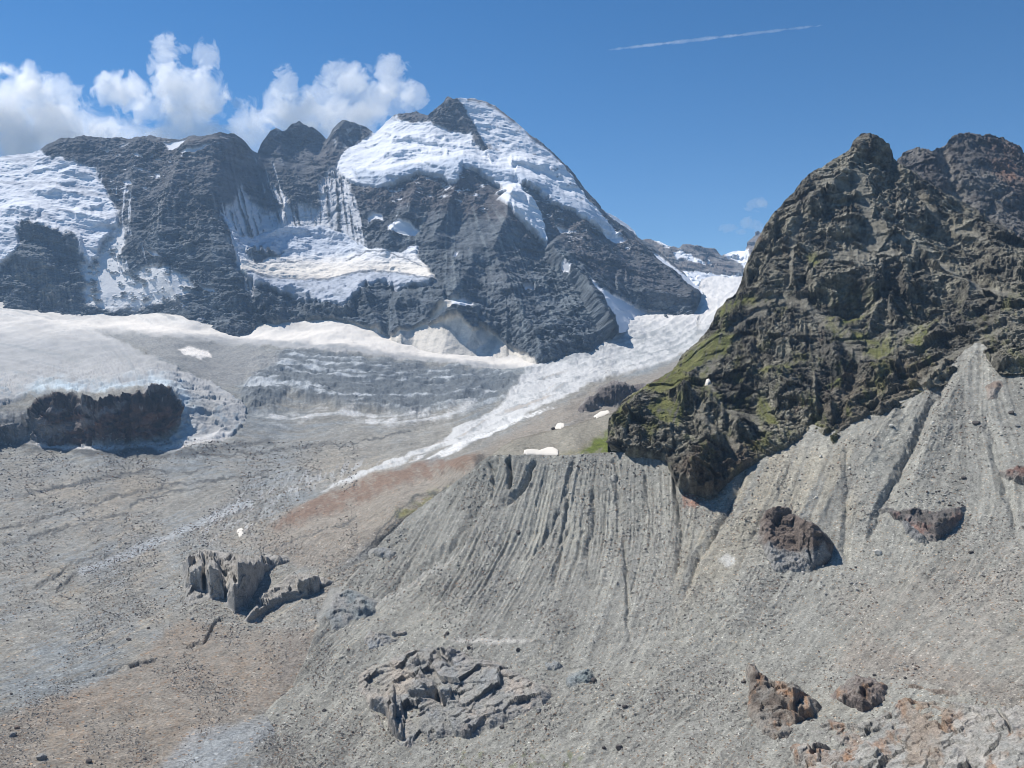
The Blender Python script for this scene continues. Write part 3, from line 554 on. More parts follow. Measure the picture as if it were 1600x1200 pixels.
def C_paint(px, py, P, n):
    m = C_masks(px, py); fl = np.clip(C_flow(px, py), -2.5, 2.5); cr = np.clip(C_cross(px, py), -2.5, 2.5); q = np.stack([px, py, px*0], -1)
    a = fbm(q*[1, 2, 1], 160, 5, .6); b = fbm(q*[1, 1.6, 1], 24, 4, .65); qc = fbm(np.stack([px*.9+py*.5, py*.28-px*.28, px*0], -1), 9, 4, .68)
    c = np.broadcast_to(col(.262, .254, .226), P.shape).copy()
    c = mix(c, col(.220, .236, .238), sstep(-.3, .4, a+.22*fl)*np.ones_like(px))
    c = mix(c, col(.290, .258, .205), .75*sstep(-.05, .4, fbm(q*[1, 2.4, 1]+7, 220, 4, .6)+.18*fl)*sstep(640, 760, py))
    c = c*(1+.07*fl+.22*b+.3*fbm(q*[1, 2.2, 1]+400, 7, 3, .7))[..., None]
    c = mix(c, col(.27, .24, .20), .85*pmask(px, py, g_tan, 9, 12, 34, 68)); c = mix(c, col(.20, .135, .10), .85*pmask(px, py, g_redbr, 7, 14, 26, 69)*sstep(-.5, .4, b+.8*fbm(q*[1, 2, 1]+410, 8, 3, .7)+.2))
    mound = pmask(px, py, g_mound, 8, 12, 30, 70); c = mix(c, mix(np.broadcast_to(col(.25, .225, .19), c.shape), col(.265, .212, .16), sstep(-.3, .6, b*.5+a+.12*fl+fbm(q*[1, 1.6, 1]+420, 7, 3, .7))), mound*.85)
    c = mix(c, col(.21, .19, .165), .8*pmask(px, py, [(440,985),(505,996),(470,1070),(430,1060)], 6, 8, 20, 71))
    c = mix(c, col(.30, .32, .33), .6*pmask(px, py, [(300,1140),(440,1118),(480,1120),(380,1180),(320,1215),(230,1220)], 8, 10, 26, 72))
    c = mix(c, col(.17, .17, .05), .7*pmask(px, py, g_green, 6, 8, 18, 73)*sstep(-.3, .3, b))
    dd, sg, al = ldist(*warp(px, py, 8, 30, 6), [(390,785),(330,806),(280,834),(220,858),(160,882),(125,892)]); c = mix(c, col(.36, .38, .39), .75*sstep(10, 2, dd+al*0))
    for ln, w in [([(0,850),(60,838),(140,815),(240,775),(330,758)], 3), ([(0,832),(40,820),(120,790),(200,772),(300,752),(420,742)], 3), ([(60,770),(130,748),(220,735),(330,728)], 3), ([(50,918),(96,896),(126,876),(170,862)], 3), ([(88,924),(106,912),(122,896),(140,890)], 3), ([(420,860),(470,845),(520,825),(560,812)], 2), ([(150,1058),(200,1042),(244,1030)], 2.5), ([(480,700),(560,690),(640,672)], 2), ([(240,690),(330,715),(420,706),(520,690)], 4), ([(610,830),(625,800),(650,782),(700,765)], 3), ([(560,875),(600,826),(620,800)], 3), ([(0,690),(120,706),(300,712),(420,690)], 7), ([(230,735),(130,752),(30,775)], 5)]:
        dd, sg, al = ldist(*warp(px, py, 14, 30, 9), ln); c = mix(c, col(.085, .088, .088), .85*sstep(w*1.2, 0, dd)*sstep(-.5, .05, b))
    c = mix(c, col(.46, .47, .475), m['cr']*sstep(-.0, .32, qc)*.65); c = mix(c, col(.14, .145, .145), m['cr']*sstep(.05, .4, fbm(np.stack([px*.9+py*.45, py*.3-px*.3, px*0], -1)+66, 8, 4, .7))*.6)
    # icefall: dirty blue ice with pale streaks
    fall = m['fall']; ic = mix(np.broadcast_to(col(.135, .152, .163), c.shape), col(.44, .47, .49), sstep(.3, 1.6, fl+1.8*fbm(q*[1, 2.6, 1]+90, 22, 4, .65))); ic = mix(ic, col(.085, .105, .125), .8*sstep(.0, .5, fbm(q*[1, 2.2, 1]+31, 34, 4, .6)))
    ic = mix(ic, col(.085, .105, .125), .85*sstep(-.15, .3, fbm(q*[1, 2.6, 1]+43, 20, 5, .65))*pmask(px, py, [(520,600),(580,590),(640,582),(700,578),(780,590),(780,612),(740,630),(700,622),(660,616),(600,620),(540,615)], 10, 14, 24, 84)); c = mix(c, ic, fall*.9)
    lowf = pmask(px, py, [(400,640),(470,640),(540,634),(620,646),(690,650),(760,620),(700,660),(600,668),(520,650),(440,666),(412,652)], 8, 12, 22, 74); c = mix(c, col(.60, .60, .59), lowf*sstep(-.2, .5, b+.3*fl)*.8)
    ice = m['ice']; t = sstep(500, 545, py+10*b)
    gi = mix(np.broadcast_to(col(.62, .59, .545), c.shape), col(.36, .36, .355), t*.9+0*px); gi = gi*(1+.07*fl+.15*b)[..., None]
    gi = mix(gi, col(.70, .67, .62), sstep(.25, 1.2, fl+1.5*a)*.7*(1-t))
    gi = mix(gi, col(.30, .30, .29), .8*sstep(-.1, .4, fbm(q*[1, 2.2, 1]+77, 70, 5, .62)+.16*fl)*sstep(500, 560, py)); gi = mix(gi, col(.30, .31, .31), .6*sstep(.6, 1.6, fl))
    gi = mix(gi, col(.50, .60, .66), .8*sstep(34, 4, np.abs(sdf(px, py, cliff)))*sstep(-.4, .3, b)); gi = mix(gi, col(.22, .27, .31), .75*sstep(.0, .4, fbm(q*[1, 1.4, 1]+450, 12, 4, .7))*sstep(585, 615, py+.06*(px-200)*(-1)))
    c = mix(c, gi, ice)
    dbr = pmask(px, py, [(150,516),(200,520),(330,533),(420,545),(440,570),(390,596),(352,606),(300,582),(252,562),(210,540)], 6, 10, 24, 75); c = mix(c, col(.265, .265, .255), dbr*.92)
    c = mix(c, col(.85, .80, .73), pmask(px, py, [(278,545),(300,541),(325,548),(330,560),(312,560),(290,553)], 2, 4, 10, 76))
    for p_, s_ in [([(60,500),(160,505),(200,500),(330,512),(420,520),(420,530),(300,522),(180,512),(100,508)], 77), ([(380,520),(560,508),(640,534),(760,556),(860,566),(850,574),(700,564),(560,540),(430,534)], 78)]:
        c = mix(c, col(.76, .71, .64), .85*pmask(px, py, p_, 4, 6, 26, s_))
    ton = m['ton']; tt = mix(np.broadcast_to(col(.50, .50, .49), c.shape), col(.27, .285, .29), sstep(-.3, 1.2, fl*.45+2.2*fbm(q*[1, 1.8, 1]+460, 12, 5, .7)+1.2*b)*.9); tt = mix(tt, col(.74, .715, .68), sstep(525, 480, py)*.75+0*px)
    tt = mix(tt, col(.40, .35, .30), .6*sstep(.8, 1.8, fl)*sstep(560, 600, py)); c = mix(c, tt, ton); c = mix(c, col(.66, .66, .65), m['st2']*sstep(-.5, .6, fl)*.9)
    c = mix(c, col(.075, .062, .058), m['cl']); rb = m['cl']*pmask(px, py, [(60,640),(282,640),(272,690),(60,694)], 8, 8, 20, 79); c = mix(c, col(.20, .115, .085), rb*sstep(-.3, .3, b)); c = mix(c, col(.42, .42, .42), m['cl']*.5*sstep(.9, 1.6, cr)*sstep(.1,.5,b+.2))
    c = mix(c, col(.30, .28, .26), m['cl']*.7*pmask(px, py, [(-170,630),(60,655),(100,668),(50,696),(-170,690)], 8, 8, 20, 80))
    rk = pmask(px, py, [(-170,632),(0,642),(50,640),(80,672),(96,694),(40,690),(-170,690)], 4, 10, 20, 83)*(1-m['cl']); c = mix(c, mix(np.broadcast_to(col(.13, .135, .14), c.shape), col(.30, .30, .29), sstep(-.2, .3, fbm(q*[1, 1.5, 1]+470, 14, 4, .7))), rk*.85)
    for lp in [[(50,680),(74,668),(104,660),(140,656),(168,644),(190,632),(206,626),(190,642),(150,664),(112,672),(100,684),(84,690),(60,688)],[(126,624),(144,644),(150,654),(134,650),(118,636)],[(60,640),(90,636),(110,642),(80,648)],[(205,612),(240,606),(262,612),(240,618),(215,618)]]: c = mix(c, col(.27, .26, .255), .7*pmask(px, py, lp, 3, 6, 9, 85)*sstep(-.4, .2, b))  # sunlit ledges put into the cliff colour as pale patches, with some lighter rock
    c = mix(c, col(.66, .64, .61), .85*pmask(px, py, [(240,700),(290,690),(352,676),(364,680),(330,692),(280,702),(250,706)], 4, 5, 14, 81))
    c = mix(c, col(.62, .60, .57), .85*pmask(px, py, [(40,690),(120,698),(200,697),(270,688),(250,698),(180,704),(90,701)], 2, 4, 14, 82))
    soft = np.clip(ice+ton*.9+m['cr']*.3+fall*.3, 0, 1)*(1-m['cl'])
    return c, soft
M_floor = terrain_mat("glacier_debris_and_ice", 1.5, .6, .60, .9)
o = sheet("valley_floor", -160, 1260, 1200, 760, C_TOP, [(-160,1290),(1260,1290)], C_D, C_relief, C_paint, M_floor, ext=2300, walls=C_walls, wide=(700, 0))
tag(o, "debris-covered glacier floor with white ice tongues below the great mountain", "glacier", kind="structure")

# ================================================================== NEAR MORAINE AND SCREE SLOPES
D_TOP = [(240,1232),(330,1170),(400,1128),(455,1080),(478,1030),(500,975),(530,925),(560,888),(600,842),(640,806),(668,782),(700,762),(730,742),(752,722),(764,714),(780,711),(800,712),(830,710),(860,711),(900,710),(930,708),(965,706),(1000,705),(1048,706),(1060,742),(1085,752),(1110,756),(1150,728),(1180,712),(1230,692),(1270,664),(1300,676),(1330,656),(1370,640),(1410,618),(1450,598),(1485,576),(1508,548),(1524,534),(1536,536),(1560,560),(1600,560),(1760,560)]
D_ctrl = [(240,1232,345),(330,1170,385),(400,1128,410),(455,1080,445),(478,1030,480),(500,975,520),(530,925,575),(560,888,610),(600,842,645),(640,806,665),(700,762,675),(764,714,665),(830,710,655),(930,708,640),(1048,706,615),
 (600,950,535),(700,850,585),(800,800,600),(900,800,585),(1000,800,565),(700,950,500),(800,950,485),(900,950,465),(1000,950,450),(600,1050,460),(700,1040,440),(800,1050,415),(900,1050,400),(1000,1050,385),(600,1200,360),(800,1200,335),(1000,1200,310),(400,1290,320),
 (1100,680,640),(1110,770,555),(1180,660,650),(1200,730,560),(1270,625,640),(1330,680,555),(1400,590,620),(1524,526,640),(1450,650,550),(1550,650,520),(1600,560,580),(1760,560,540),(1100,850,500),(1200,850,480),(1320,850,460),(1450,850,430),(1600,850,400),(1760,850,370),(1100,1000,405),(1250,1000,385),(1400,1000,350),(1600,1000,315),(1760,1000,290),(1150,1200,290),(1400,1200,255),(1600,1200,225),(1760,1200,200),(1100,1290,260),(1600,1290,195),(300,2400,60),(800,2400,55),(1200,2400,50),(1700,2400,40)]
D_D = tps(D_ctrl, 2e-4)
D_flow = streaks((230,500,1780,1320), [(540,900,-.75,1),(600,860,-.7,1),(680,800,-.62,1),(620,960,-1,.85),(720,860,-.5,1),(790,760,-.35,1),(800,900,-.55,1),(860,780,-.22,1),(930,800,-.08,1),(1000,800,.02,1),(1050,760,.04,1),(900,960,-.4,1),(1000,950,-.3,1),(760,1000,-.8,1),(480,1090,-1,.9),(360,1180,-1,.75),(1120,860,-.5,1),(1180,780,-.55,1),(1250,720,-.35,1),(1300,800,-.2,1),(1330,880,-.1,1),(1400,700,-.75,1),(1480,620,-.6,1),(1530,580,0,1),(1560,700,.3,1),(1600,640,.45,1),(1640,800,.1,1),(1450,780,-.3,1),(1520,860,-.5,1),(1350,960,-.9,1),(1200,970,-.7,1),(1100,1050,-1,.8),(1500,980,-1,.8),(950,1080,-1,.8),(900,1180,-1,.4),(700,1180,-1,.6)], 8, 2, 90, 0)
D_flow2 = streaks((230,500,1780,1320), [(540,900,-.75,1),(600,860,-.7,1),(680,800,-.62,1),(620,960,-1,.85),(720,860,-.5,1),(790,760,-.35,1),(800,900,-.55,1),(860,780,-.22,1),(930,800,-.08,1),(1000,800,.02,1),(1050,760,.04,1),(900,960,-.4,1),(1000,950,-.3,1),(1180,780,-.55,1),(1250,720,-.35,1),(1400,700,-.75,1),(1530,580,0,1),(1600,640,.45,1),(1350,960,-.9,1),(1100,1050,-1,.8),(1500,980,-1,.8)], 18, 6, 60, 1)
D_flow3 = streaks((230,500,1780,1320), [(540,900,-.75,1),(600,860,-.7,1),(680,800,-.62,1),(620,960,-1,.85),(720,860,-.5,1),(790,760,-.35,1),(800,900,-.55,1),(860,780,-.22,1),(930,800,-.08,1),(1000,800,.02,1),(1050,760,.04,1),(900,960,-.4,1),(1000,950,-.3,1),(1180,780,-.55,1),(1250,720,-.35,1),(1400,700,-.75,1),(1530,580,0,1),(1600,640,.45,1),(1350,960,-.9,1),(1100,1050,-1,.8),(1500,980,-1,.8)], 28, 3, 60, 0)
def wallmask(px, py): return pmask(px, py, [(480,1010),(560,880),(700,750),(760,700),(1080,700),(1100,760),(1080,860),(1010,930),(900,930),(760,960),(620,930),(540,980)], 35, 30, 90, 90)
D_gul = [([(764,722),(768,760),(762,790)], 3.5, 6, 3), ([(792,716),(796,740),(790,762)], 9, 7, 6), ([(838,716),(826,745),(812,765),(780,800)], 6, 7, 9), ([(895,712),(890,760),(884,830),(868,900),(850,960)], 3.5, 8, 7), ([(960,712),(965,760),(966,810)], 3, 7, 6), ([(1052,712),(1060,800),(1062,870),(1050,930)], 4, 8, 7),
 ([(760,770),(720,840),(640,900),(560,950),(500,1000)], 5, 7, 12), ([(880,790),(850,840),(820,880)], 3, 7, 7), ([(975,840),(978,920),(984,1010)], 2.5, 6, 5),([(1010,740),(1014,800)],3,7,6),([(930,760),(924,830),(912,890)],3.0,8,7),
 ([(1165,735),(1130,810),(1090,880),(1060,950)], 4, 10, 10), ([(1240,720),(1200,800),(1150,880)], 1.5, 8, 8), ([(1320,690),(1322,760),(1318,860),(1325,890)], 2.2, 14, 9), ([(1480,590),(1440,660),(1400,740),(1370,800),(1352,870)], 5, 22, 9), ([(1540,640),(1556,720),(1580,790),(1590,860)], 1.8, 12, 10),([(1405,640),(1370,690),(1335,750)],-3,20,16),([(1530,540),(1500,600),(1450,700),(1400,800)],-4,34,30)]
def D_relief(px, py, P, n):
    fl = D_flow(px, py); f2 = D_flow2(px, py); w = wallmask(px, py); Dk = P[..., 1]/500.0
    d = fbm(P, 90, 3, .5)*4.0+fbm(P, 18, 4, .55)*1.2+fbm(P, 5, 3, .65)*.6
    brk = sstep(-.5, .6, fbm(P+77, 45, 3, .6)); f3 = D_flow3(px, py); rg = (-np.abs(f2)*.34+fl*.34-np.abs(f3)*.45)*(.35+.85*brk)*(1-.4*sstep(880, 960, px))
    crest = sstep(0, 26, py-curve(D_TOP, px[0])[None])
    d += (rg*2.1*w+(fl*.16+f3*.24)*(1-w)*brk+f2*.40*(1-w)*brk)*crest
    for ln, h, wa, wb in D_gul:
        wx, wy = warp(px, py, 9, 30, 7); dd, sg, al = ldist(wx, wy, ln); ww = np.where(sg > 0, wa, wb)
        d -= h*np.clip(1-dd/ww, 0, 1)**1.3*sstep(0, .1, al)*sstep(1, .7, al)
    rub = .08+1.35*sstep(-.15, .45, fbm(P+33, 70, 4)); d += (facets(P, 6, .6)*.42+facets(P, 2.6, .6)*.26)*rub
    return d
def D_paint(px, py, P, n):
    fl = np.clip(D_flow(px, py), -2.5, 2.5); f2 = np.clip(D_flow2(px, py), -2.5, 2.5); q = np.stack([px, py, px*0], -1)
    a = fbm(q, 150, 5, .6); b = fbm(q+9, 24, 4, .65)
    c = np.broadcast_to(col(.240, .237, .212), P.shape).copy()
    c = mix(c, col(.285, .278, .240), sstep(-.3, .6, a+.15*f2)*.7)
    c = mix(c, col(.285, .262, .208), .7*pmask(px, py, [(1120,760),(1200,700),(1330,700),(1340,800),(1180,860),(1060,960),(1060,860)], 24, 20, 60, 100)*sstep(-.9, .5, f2))
    c = mix(c, col(.250, .232, .200), .75*pmask(px, py, [(1290,930),(1450,880),(1620,860),(1800,860),(1800,1100),(1500,1080),(1330,1020)], 36, 30, 90, 101)*sstep(-.5, .4, b+.2*fl))
    c = mix(c, col(.23, .20, .17), .5*pmask(px, py, [(1330,1000),(1480,1030),(1640,1090),(1640,1120),(1440,1070),(1300,1040)], 12, 12, 30, 102))
    c = mix(c, col(.27, .13, .09), .8*pmask(px, py, [(1068,768),(1090,768),(1092,790),(1080,800),(1066,790)], 4, 5, 12, 103)*sstep(-.4, .2, b))
    c = c*(1+.08*fl+.05*f2+.05*np.clip(D_flow3(px, py), -2, 2)+.16*b+.3*fbm(q+420, 6, 3, .7))[..., None]
    c = mix(c, col(.48, .46, .42), .75*pmask(px, py, [(700,1003),(720,998),(770,999),(830,1002),(800,1007),(740,1004)], 4, 6, 14, 104))
    c = mix(c, col(.55, .54, .50), .8*pmask(px, py, [(1124,876),(1138,868),(1150,872),(1146,884),(1134,886)], 3, 6, 10, 105)*sstep(-.3, .1, b))
    c = mix(c, col(.42, .41, .37), .55*sstep(6, 1, ldist(*warp(px, py, 8, 26, 8), [(730,850),(690,880),(620,925),(560,958)])[0]))
    c = mix(c, col(.11, .125, .04), .5*pmask(px, py, [(690,1190),(720,1170),(800,1166),(880,1168),(940,1190),(800,1210)], 10, 14, 20, 106)*sstep(.05, .4, fbm(q, 14, 3)))
    return c, np.zeros_like(px)
M_scree = terrain_mat("moraine_scree", .8, .8, .52, .75)
o = sheet("moraine_slope", 240, 1760, 1330, 700, D_TOP, [(240,1300),(1760,1300)], D_D, D_relief, D_paint, M_scree, wide=(0, 700), back=5, back_step=16, back_drop=.6, ext=2300)
tag(o, "gullied grey moraine wall and scree slopes falling from the dark crag", "scree slope", kind="structure")

# bench behind the moraine crest
G_TOP = [(720,745),(760,716),(785,696),(812,683),(850,674),(880,667),(920,655),(952,645),(990,640),(1060,620)]
G_D = tps([(720,745,740),(785,696,790),(850,674,840),(920,655,880),(1060,620,900),(720,770,735),(800,722,715),(900,722,700),(960,722,690),(1060,725,680),(900,690,745),(800,700,760)], 1e-4)
def G_relief(px, py, P, n): return fbm(P, 60, 4, .55)*2.5+fbm(P, 8, 3, .6)*.5+facets(P, 6)*.4
def G_paint(px, py, P, n):
    q = np.stack([px, py, px*0], -1); b = fbm(q, 16, 4, .65)
    c = np.broadcast_to(col(.25, .235, .195), P.shape)*(1+.25*b)[..., None]
    g = pmask(px, py, [(905,712),(925,690),(950,672),(965,680),(1000,712)], 5, 8, 16, 110)
    c = mix(c, col(.125, .155, .035), g*sstep(-.6, .1, b)); c = mix(c, col(.19, .18, .09), .6*pmask(px, py, [(860,712),(900,706),(930,684),(900,712)], 6, 8, 16, 111))
    c = mix(c, col(.17, .15, .12), .6*sstep(3, 0, np.abs(py-curve(G_TOP, px[0])[None]-1)))
    return c, np.zeros_like(px)
o = sheet("grassy_bench", 770, 1060, 300, 110, G_TOP, [(720,768),(752,738),(770,724),(860,721),(1060,716)], G_D, G_relief, G_paint, M_scree, back=4, back_step=20, back_drop=.7)
tag(o, "small grassy bench behind the moraine crest", "bench", kind="structure")

# ================================================================== DARK CRAG ON THE RIGHT
E_TOP = [(946,690),(950,660),(956,646),(966,632),(980,618),(1000,604),(1030,590),(1050,576),(1062,560),(1080,540),(1100,520),(1112,500),(1120,484),(1132,470),(1146,462),(1156,440),(1162,420),(1172,396),(1182,376),(1192,358),(1200,345),(1212,328),(1226,312),(1240,300),(1252,282),(1264,272),(1272,264),(1284,262),(1296,252),(1308,244),(1320,238),(1328,232),(1333,220),(1340,212),(1350,207),(1362,207),(1372,211),(1382,216),(1390,224),(1395,234),(1398,246),(1405,253),(1420,266),(1444,280),(1470,296),(1500,312),(1530,328),(1556,346),(1580,358),(1610,380),(1660,400),(1760,440)]
E_BOT = [(946,700),(985,712),(1040,722),(1050,742),(1056,756),(1080,768),(1110,774),(1130,762),(1150,744),(1180,726),(1230,704),(1270,676),(1300,690),(1330,668),(1370,650),(1410,628),(1480,592),(1530,556),(1560,576),(1600,574),(1760,570)]
E_ctrl = [(946,690,690),(956,646,740),(1000,604,790),(1050,576,830),(1100,520,880),(1146,462,940),(1172,396,1000),(1200,345,1040),(1264,272,1090),(1328,232,1120),(1355,207,1120),(1398,246,1130),(1470,296,1080),(1556,346,1020),(1660,400,950),(1760,440,900),
 (965,690,640),(1000,700,625),(1045,715,600),(1060,755,560),(1110,770,545),(1150,740,562),(1230,700,575),(1270,672,590),(1330,660,570),(1410,620,580),(1480,585,590),(1530,545,630),(1600,560,570),(1760,560,530),
 (1010,640,690),(1060,640,670),(1110,600,720),(1080,680,620),(1120,700,590),(1160,560,780),(1180,640,660),(1200,500,850),(1160,480,900),(1250,480,860),(1220,420,930),(1280,340,1010),(1350,280,1060),(1350,350,980),(1300,430,880),(1330,490,830),(1380,450,850),(1450,400,930),(1400,520,770),(1480,480,800),(1530,430,870),(1300,560,720),(1250,600,680),(1340,600,660),(1420,560,700),(1560,500,690),(1600,450,770),(1220,560,750)]
E_D = tps(E_ctrl, 2e-4)
E_ridges = [([(1350,207),(1330,260),(1290,300),(1245,330),(1215,390),(1195,440)], 26, 26, 20), ([(1370,250),(1350,300),(1380,350),(1400,420)], 14, 26, 26),
 ([(1260,440),(1262,480),(1310,505),(1345,500)], 16, 14, 12), ([(1370,440),(1375,480),(1360,510)], 20, 18, 14), ([(1400,260),(1450,320),(1510,360),(1570,400),(1640,430)], 22, 34, 20),
 ([(1270,300),(1262,350),(1240,420),(1248,460)], 16, 16, 10), ([(1160,480),(1120,540),(1070,590),(1010,620),(965,650)], 12, 30, 22), ([(1060,600),(1100,640),(1110,700),(1080,750)], 16, 26, 20),
 ([(1150,510),(1180,560),(1230,600),(1290,650)], 14, 26, 22), ([(1290,530),(1320,580),(1300,640)], 14, 20, 18), ([(1480,500),(1440,540),(1380,580),(1330,640)], 14, 24, 20), ([(1520,440),(1510,490),(1470,520)], 16, 20, 14), ([(1000,620),(990,660),(1000,700)], 10, 14, 14),([(1440,560),(1400,600),(1380,640)],12,16,16)]
E_hollow = [(1315,468,52,40,26),(1460,470,50,34,20),(1095,655,30,42,16),(1200,560,36,24,9),(1240,640,30,22,9),(1470,420,60,20,8),(1330,380,40,26,6),(1000,660,20,16,6)]
E_fl = streaks((930,190,1780,790), [(1180,420,-.6,1),(1260,320,-.35,1),(1350,260,.1,1),(1300,400,-.1,1),(1400,330,.5,1),(1350,420,.15,1),(1500,400,.5,1),(1450,480,.1,1),(1250,500,.5,1),(1330,560,.2,1),(1150,560,-.5,1),(1050,620,-.5,1),(1080,700,.2,1),(1200,640,.6,1),(1350,620,-.4,1),(1450,580,-.6,1),(1560,450,.2,1)], 9, 2, 24, 0)
E_st = streaks((930,190,1780,790), [(1180,420,1,.5),(1280,320,1,-.3),(1350,260,1,.2),(1380,360,1,.35),(1500,380,1,.55),(1330,450,1,.15),(1450,480,1,.1),(1200,520,1,.4),(1330,560,1,-.25),(1060,620,1,-.35),(1080,720,1,.5),(1250,620,1,.5),(1400,600,1,-.5),(1100,560,1,-.8),(1560,520,1,-.6)], 10, 2, 22, 0)
ledges = [([(1170,478),(1210,468),(1250,474),(1290,500),(1320,530),(1345,560)], 9), ([(1200,486),(1170,500),(1140,520)], 6), ([(1340,270),(1345,300),(1360,340),(1372,370),(1350,400)], 13), ([(1250,330),(1240,380),(1234,430),(1230,470)], 6), ([(1090,640),(1130,680),(1150,700)], 8), ([(1130,530),(1112,570),(1100,590),(1130,640),(1190,660)], 10),
 ([(1380,380),(1420,370),(1470,410),(1530,450),(1600,470)], 8), ([(1280,290),(1310,290),(1340,300)], 8), ([(1440,600),(1480,560),(1520,540),(1570,510)], 7), ([(1405,520),(1440,510),(1480,520)], 6), ([(1300,400),(1340,390),(1400,400)], 9), ([(1420,300),(1470,350),(1540,380)], 5)]
grass = [[(958,650),(990,612),(1040,582),(1062,566),(1090,536),(1116,524),(1150,526),(1140,548),(1110,566),(1080,590),(1040,600),(1010,608),(990,625),(970,652)],[(1010,640),(1040,620),(1075,640),(1060,668),(1030,662)],[(1120,500),(1135,468),(1180,462),(1185,470),(1150,482),(1130,496)],[(1180,588),(1205,572),(1232,570),(1240,580),(1210,586),(1190,592)],[(1190,620),(1215,650),(1216,668),(1195,664),(1180,640)],[(1350,555),(1372,536),(1400,552),(1374,560)],[(1312,500),(1360,488),(1345,506),(1315,510)],[(1410,540),(1470,500),(1440,550)],[(1330,520),(1390,536),(1380,545),(1335,532)],[(1262,404),(1276,396),(1280,402),(1268,412)],[(1000,588),(1060,580),(1080,600),(1040,620),(1000,616)]]
E_wallpolys = [[(1258,446),(1262,420),(1285,403),(1320,398),(1350,410),(1375,425),(1388,446),(1372,456),(1368,484),(1340,480),(1320,492),(1300,494),(1275,480),(1262,464)],
 [(1400,440),(1440,430),(1470,422),(1520,430),(1560,440),(1582,455),(1572,478),(1540,494),(1500,498),(1460,492),(1430,487),(1410,470)],[(1476,346),(1520,352),(1552,368),(1582,388),(1600,408),(1640,428),(1600,432),(1560,422),(1530,402),(1490,376)],
 [(1190,362),(1202,344),(1216,342),(1212,382),(1200,420),(1180,442),(1164,450),(1160,440),(1175,400)],[(1240,300),(1264,300),(1292,330),(1286,352),(1262,346),(1245,330)],[(1288,298),(1306,296),(1314,312),(1304,322),(1290,316)],[(1330,300),(1345,294),(1362,306),(1356,320),(1336,318)],
 [(1350,214),(1386,218),(1396,246),(1386,264),(1366,256),(1355,240)],[(1140,570),(1170,558),(1215,598),(1270,610),(1288,650),(1256,670),(1215,656),(1200,620),(1160,602),(1124,592)],[(1180,510),(1230,514),(1264,540),(1256,562),(1215,556),(1184,540)],
 [(1084,640),(1100,628),(1126,640),(1137,656),(1132,686),(1120,706),(1108,702),(1094,686),(1084,670)],[(954,642),(975,630),(992,650),(986,674),(975,692),(958,684)],[(1016,680),(1040,674),(1058,690),(1052,714),(1034,710),(1016,704)],[(1060,742),(1085,730),(1110,744),(1132,754),(1130,764),(1110,770),(1080,766),(1062,758)],[(1136,654),(1160,660),(1184,680),(1172,697),(1150,692),(1138,682)],
 [(1268,560),(1300,554),(1330,570),(1380,560),(1412,570),(1402,602),(1370,612),(1340,602),(1310,592)],[(1286,650),(1312,655),(1302,674),(1284,666)],[(1040,602),(1075,610),(1090,636),(1070,640),(1044,622)],[(1340,420),(1400,400),(1440,410),(1430,424),(1380,430)],[(1380,470),(1410,500),(1460,505),(1440,520),(1390,505)],[(1425,600),(1460,575),(1490,560),(1480,580),(1440,606)],[(1120,500),(1140,490),(1165,500),(1170,520),(1150,530),(1125,520)],[(1400,262),(1430,278),(1470,300),(1460,312),(1420,292),(1396,276)],[(1290,360),(1330,350),(1345,366),(1330,378),(1300,376)],[(1400,330),(1440,340),(1450,360),(1420,362),(1396,348)]]
def E_walls(px, py):
    m = union(px, py, E_wallpolys, 2, 8, 18, 500); q = np.stack([px+.3*py, py*1.3, px*0], -1)
    led = np.zeros_like(px)
    for ln, w in ledges: led = np.maximum(led, sstep(w, w*.3, ldist(px, py, ln)[0]))
    led = np.maximum(led, union(px, py, grass, 5, 9, 16, 120))
    return np.maximum(m*.88, np.maximum(sstep(.06, .25, fbm(q+300, 22, 6, .7))*(.66-.2*sstep(500, 580, py)), sstep(.06, .25, fbm(q+333, 8, 4, .7))*(.70-.1*sstep(500, 580, py))))*(1-.9*led)
def E_relief(px, py, P, n):
    d = np.zeros_like(px); fl = E_fl(px, py); st = E_st(px, py)
    wx, wy = warp(px, py, 10, 34, 11)
    for ln, h, wa, wb in E_ridges:
        dd, sg, al = ldist(wx, wy, ln); w = np.where(sg > 0, wa, wb); d += .55*h*np.clip(1-dd/w, 0, 1)**1.1*sstep(-.02, .1, al)
    for cx, cyy, rx, ry, h in E_hollow:
        r = np.hypot((wx-cx)/rx, (wy-cyy)/ry); d -= .7*h*sstep(1.15, .55, r)
    led = np.zeros_like(px)
    for ln, w in ledges: led = np.maximum(led, sstep(w, w*.3, ldist(wx, wy, ln)[0]))
    gr = np.zeros_like(px)
    for i, g in enumerate(grass): gr = np.maximum(gr, pmask(px, py, g, 5, 9, 16, 120+i))
    k = 1-.72*np.maximum(led, gr)
    R = facets(P, 58, .7)*9+facets(P*[1, 1, 1.1], 19, .7)*4.2+facets(P, 7.5, .65)*2.1+facets(P, 3.6, .65)*1.2+st*.5+fl*.35
    R += fbm(P, 26, 6, .65, ridged=True)*1.4+fbm((P@np.array([[1, 0, -.35], [0, 1, .1], [0, 0, 1]]))*[.3, .3, 1.3], 15, 5, .65, ridged=True)*2.4
    d += fbm(P, 120, 3, .5, ridged=True)*6+R*k
    edge = sstep(0, 12, py-curve(E_TOP, px[0])[None])
    foot = sstep(0, 10, curve(E_BOT, px[0])[None]-py)
    return d*(.35+.65*edge)*(.45+.55*foot)-(1-foot)*7
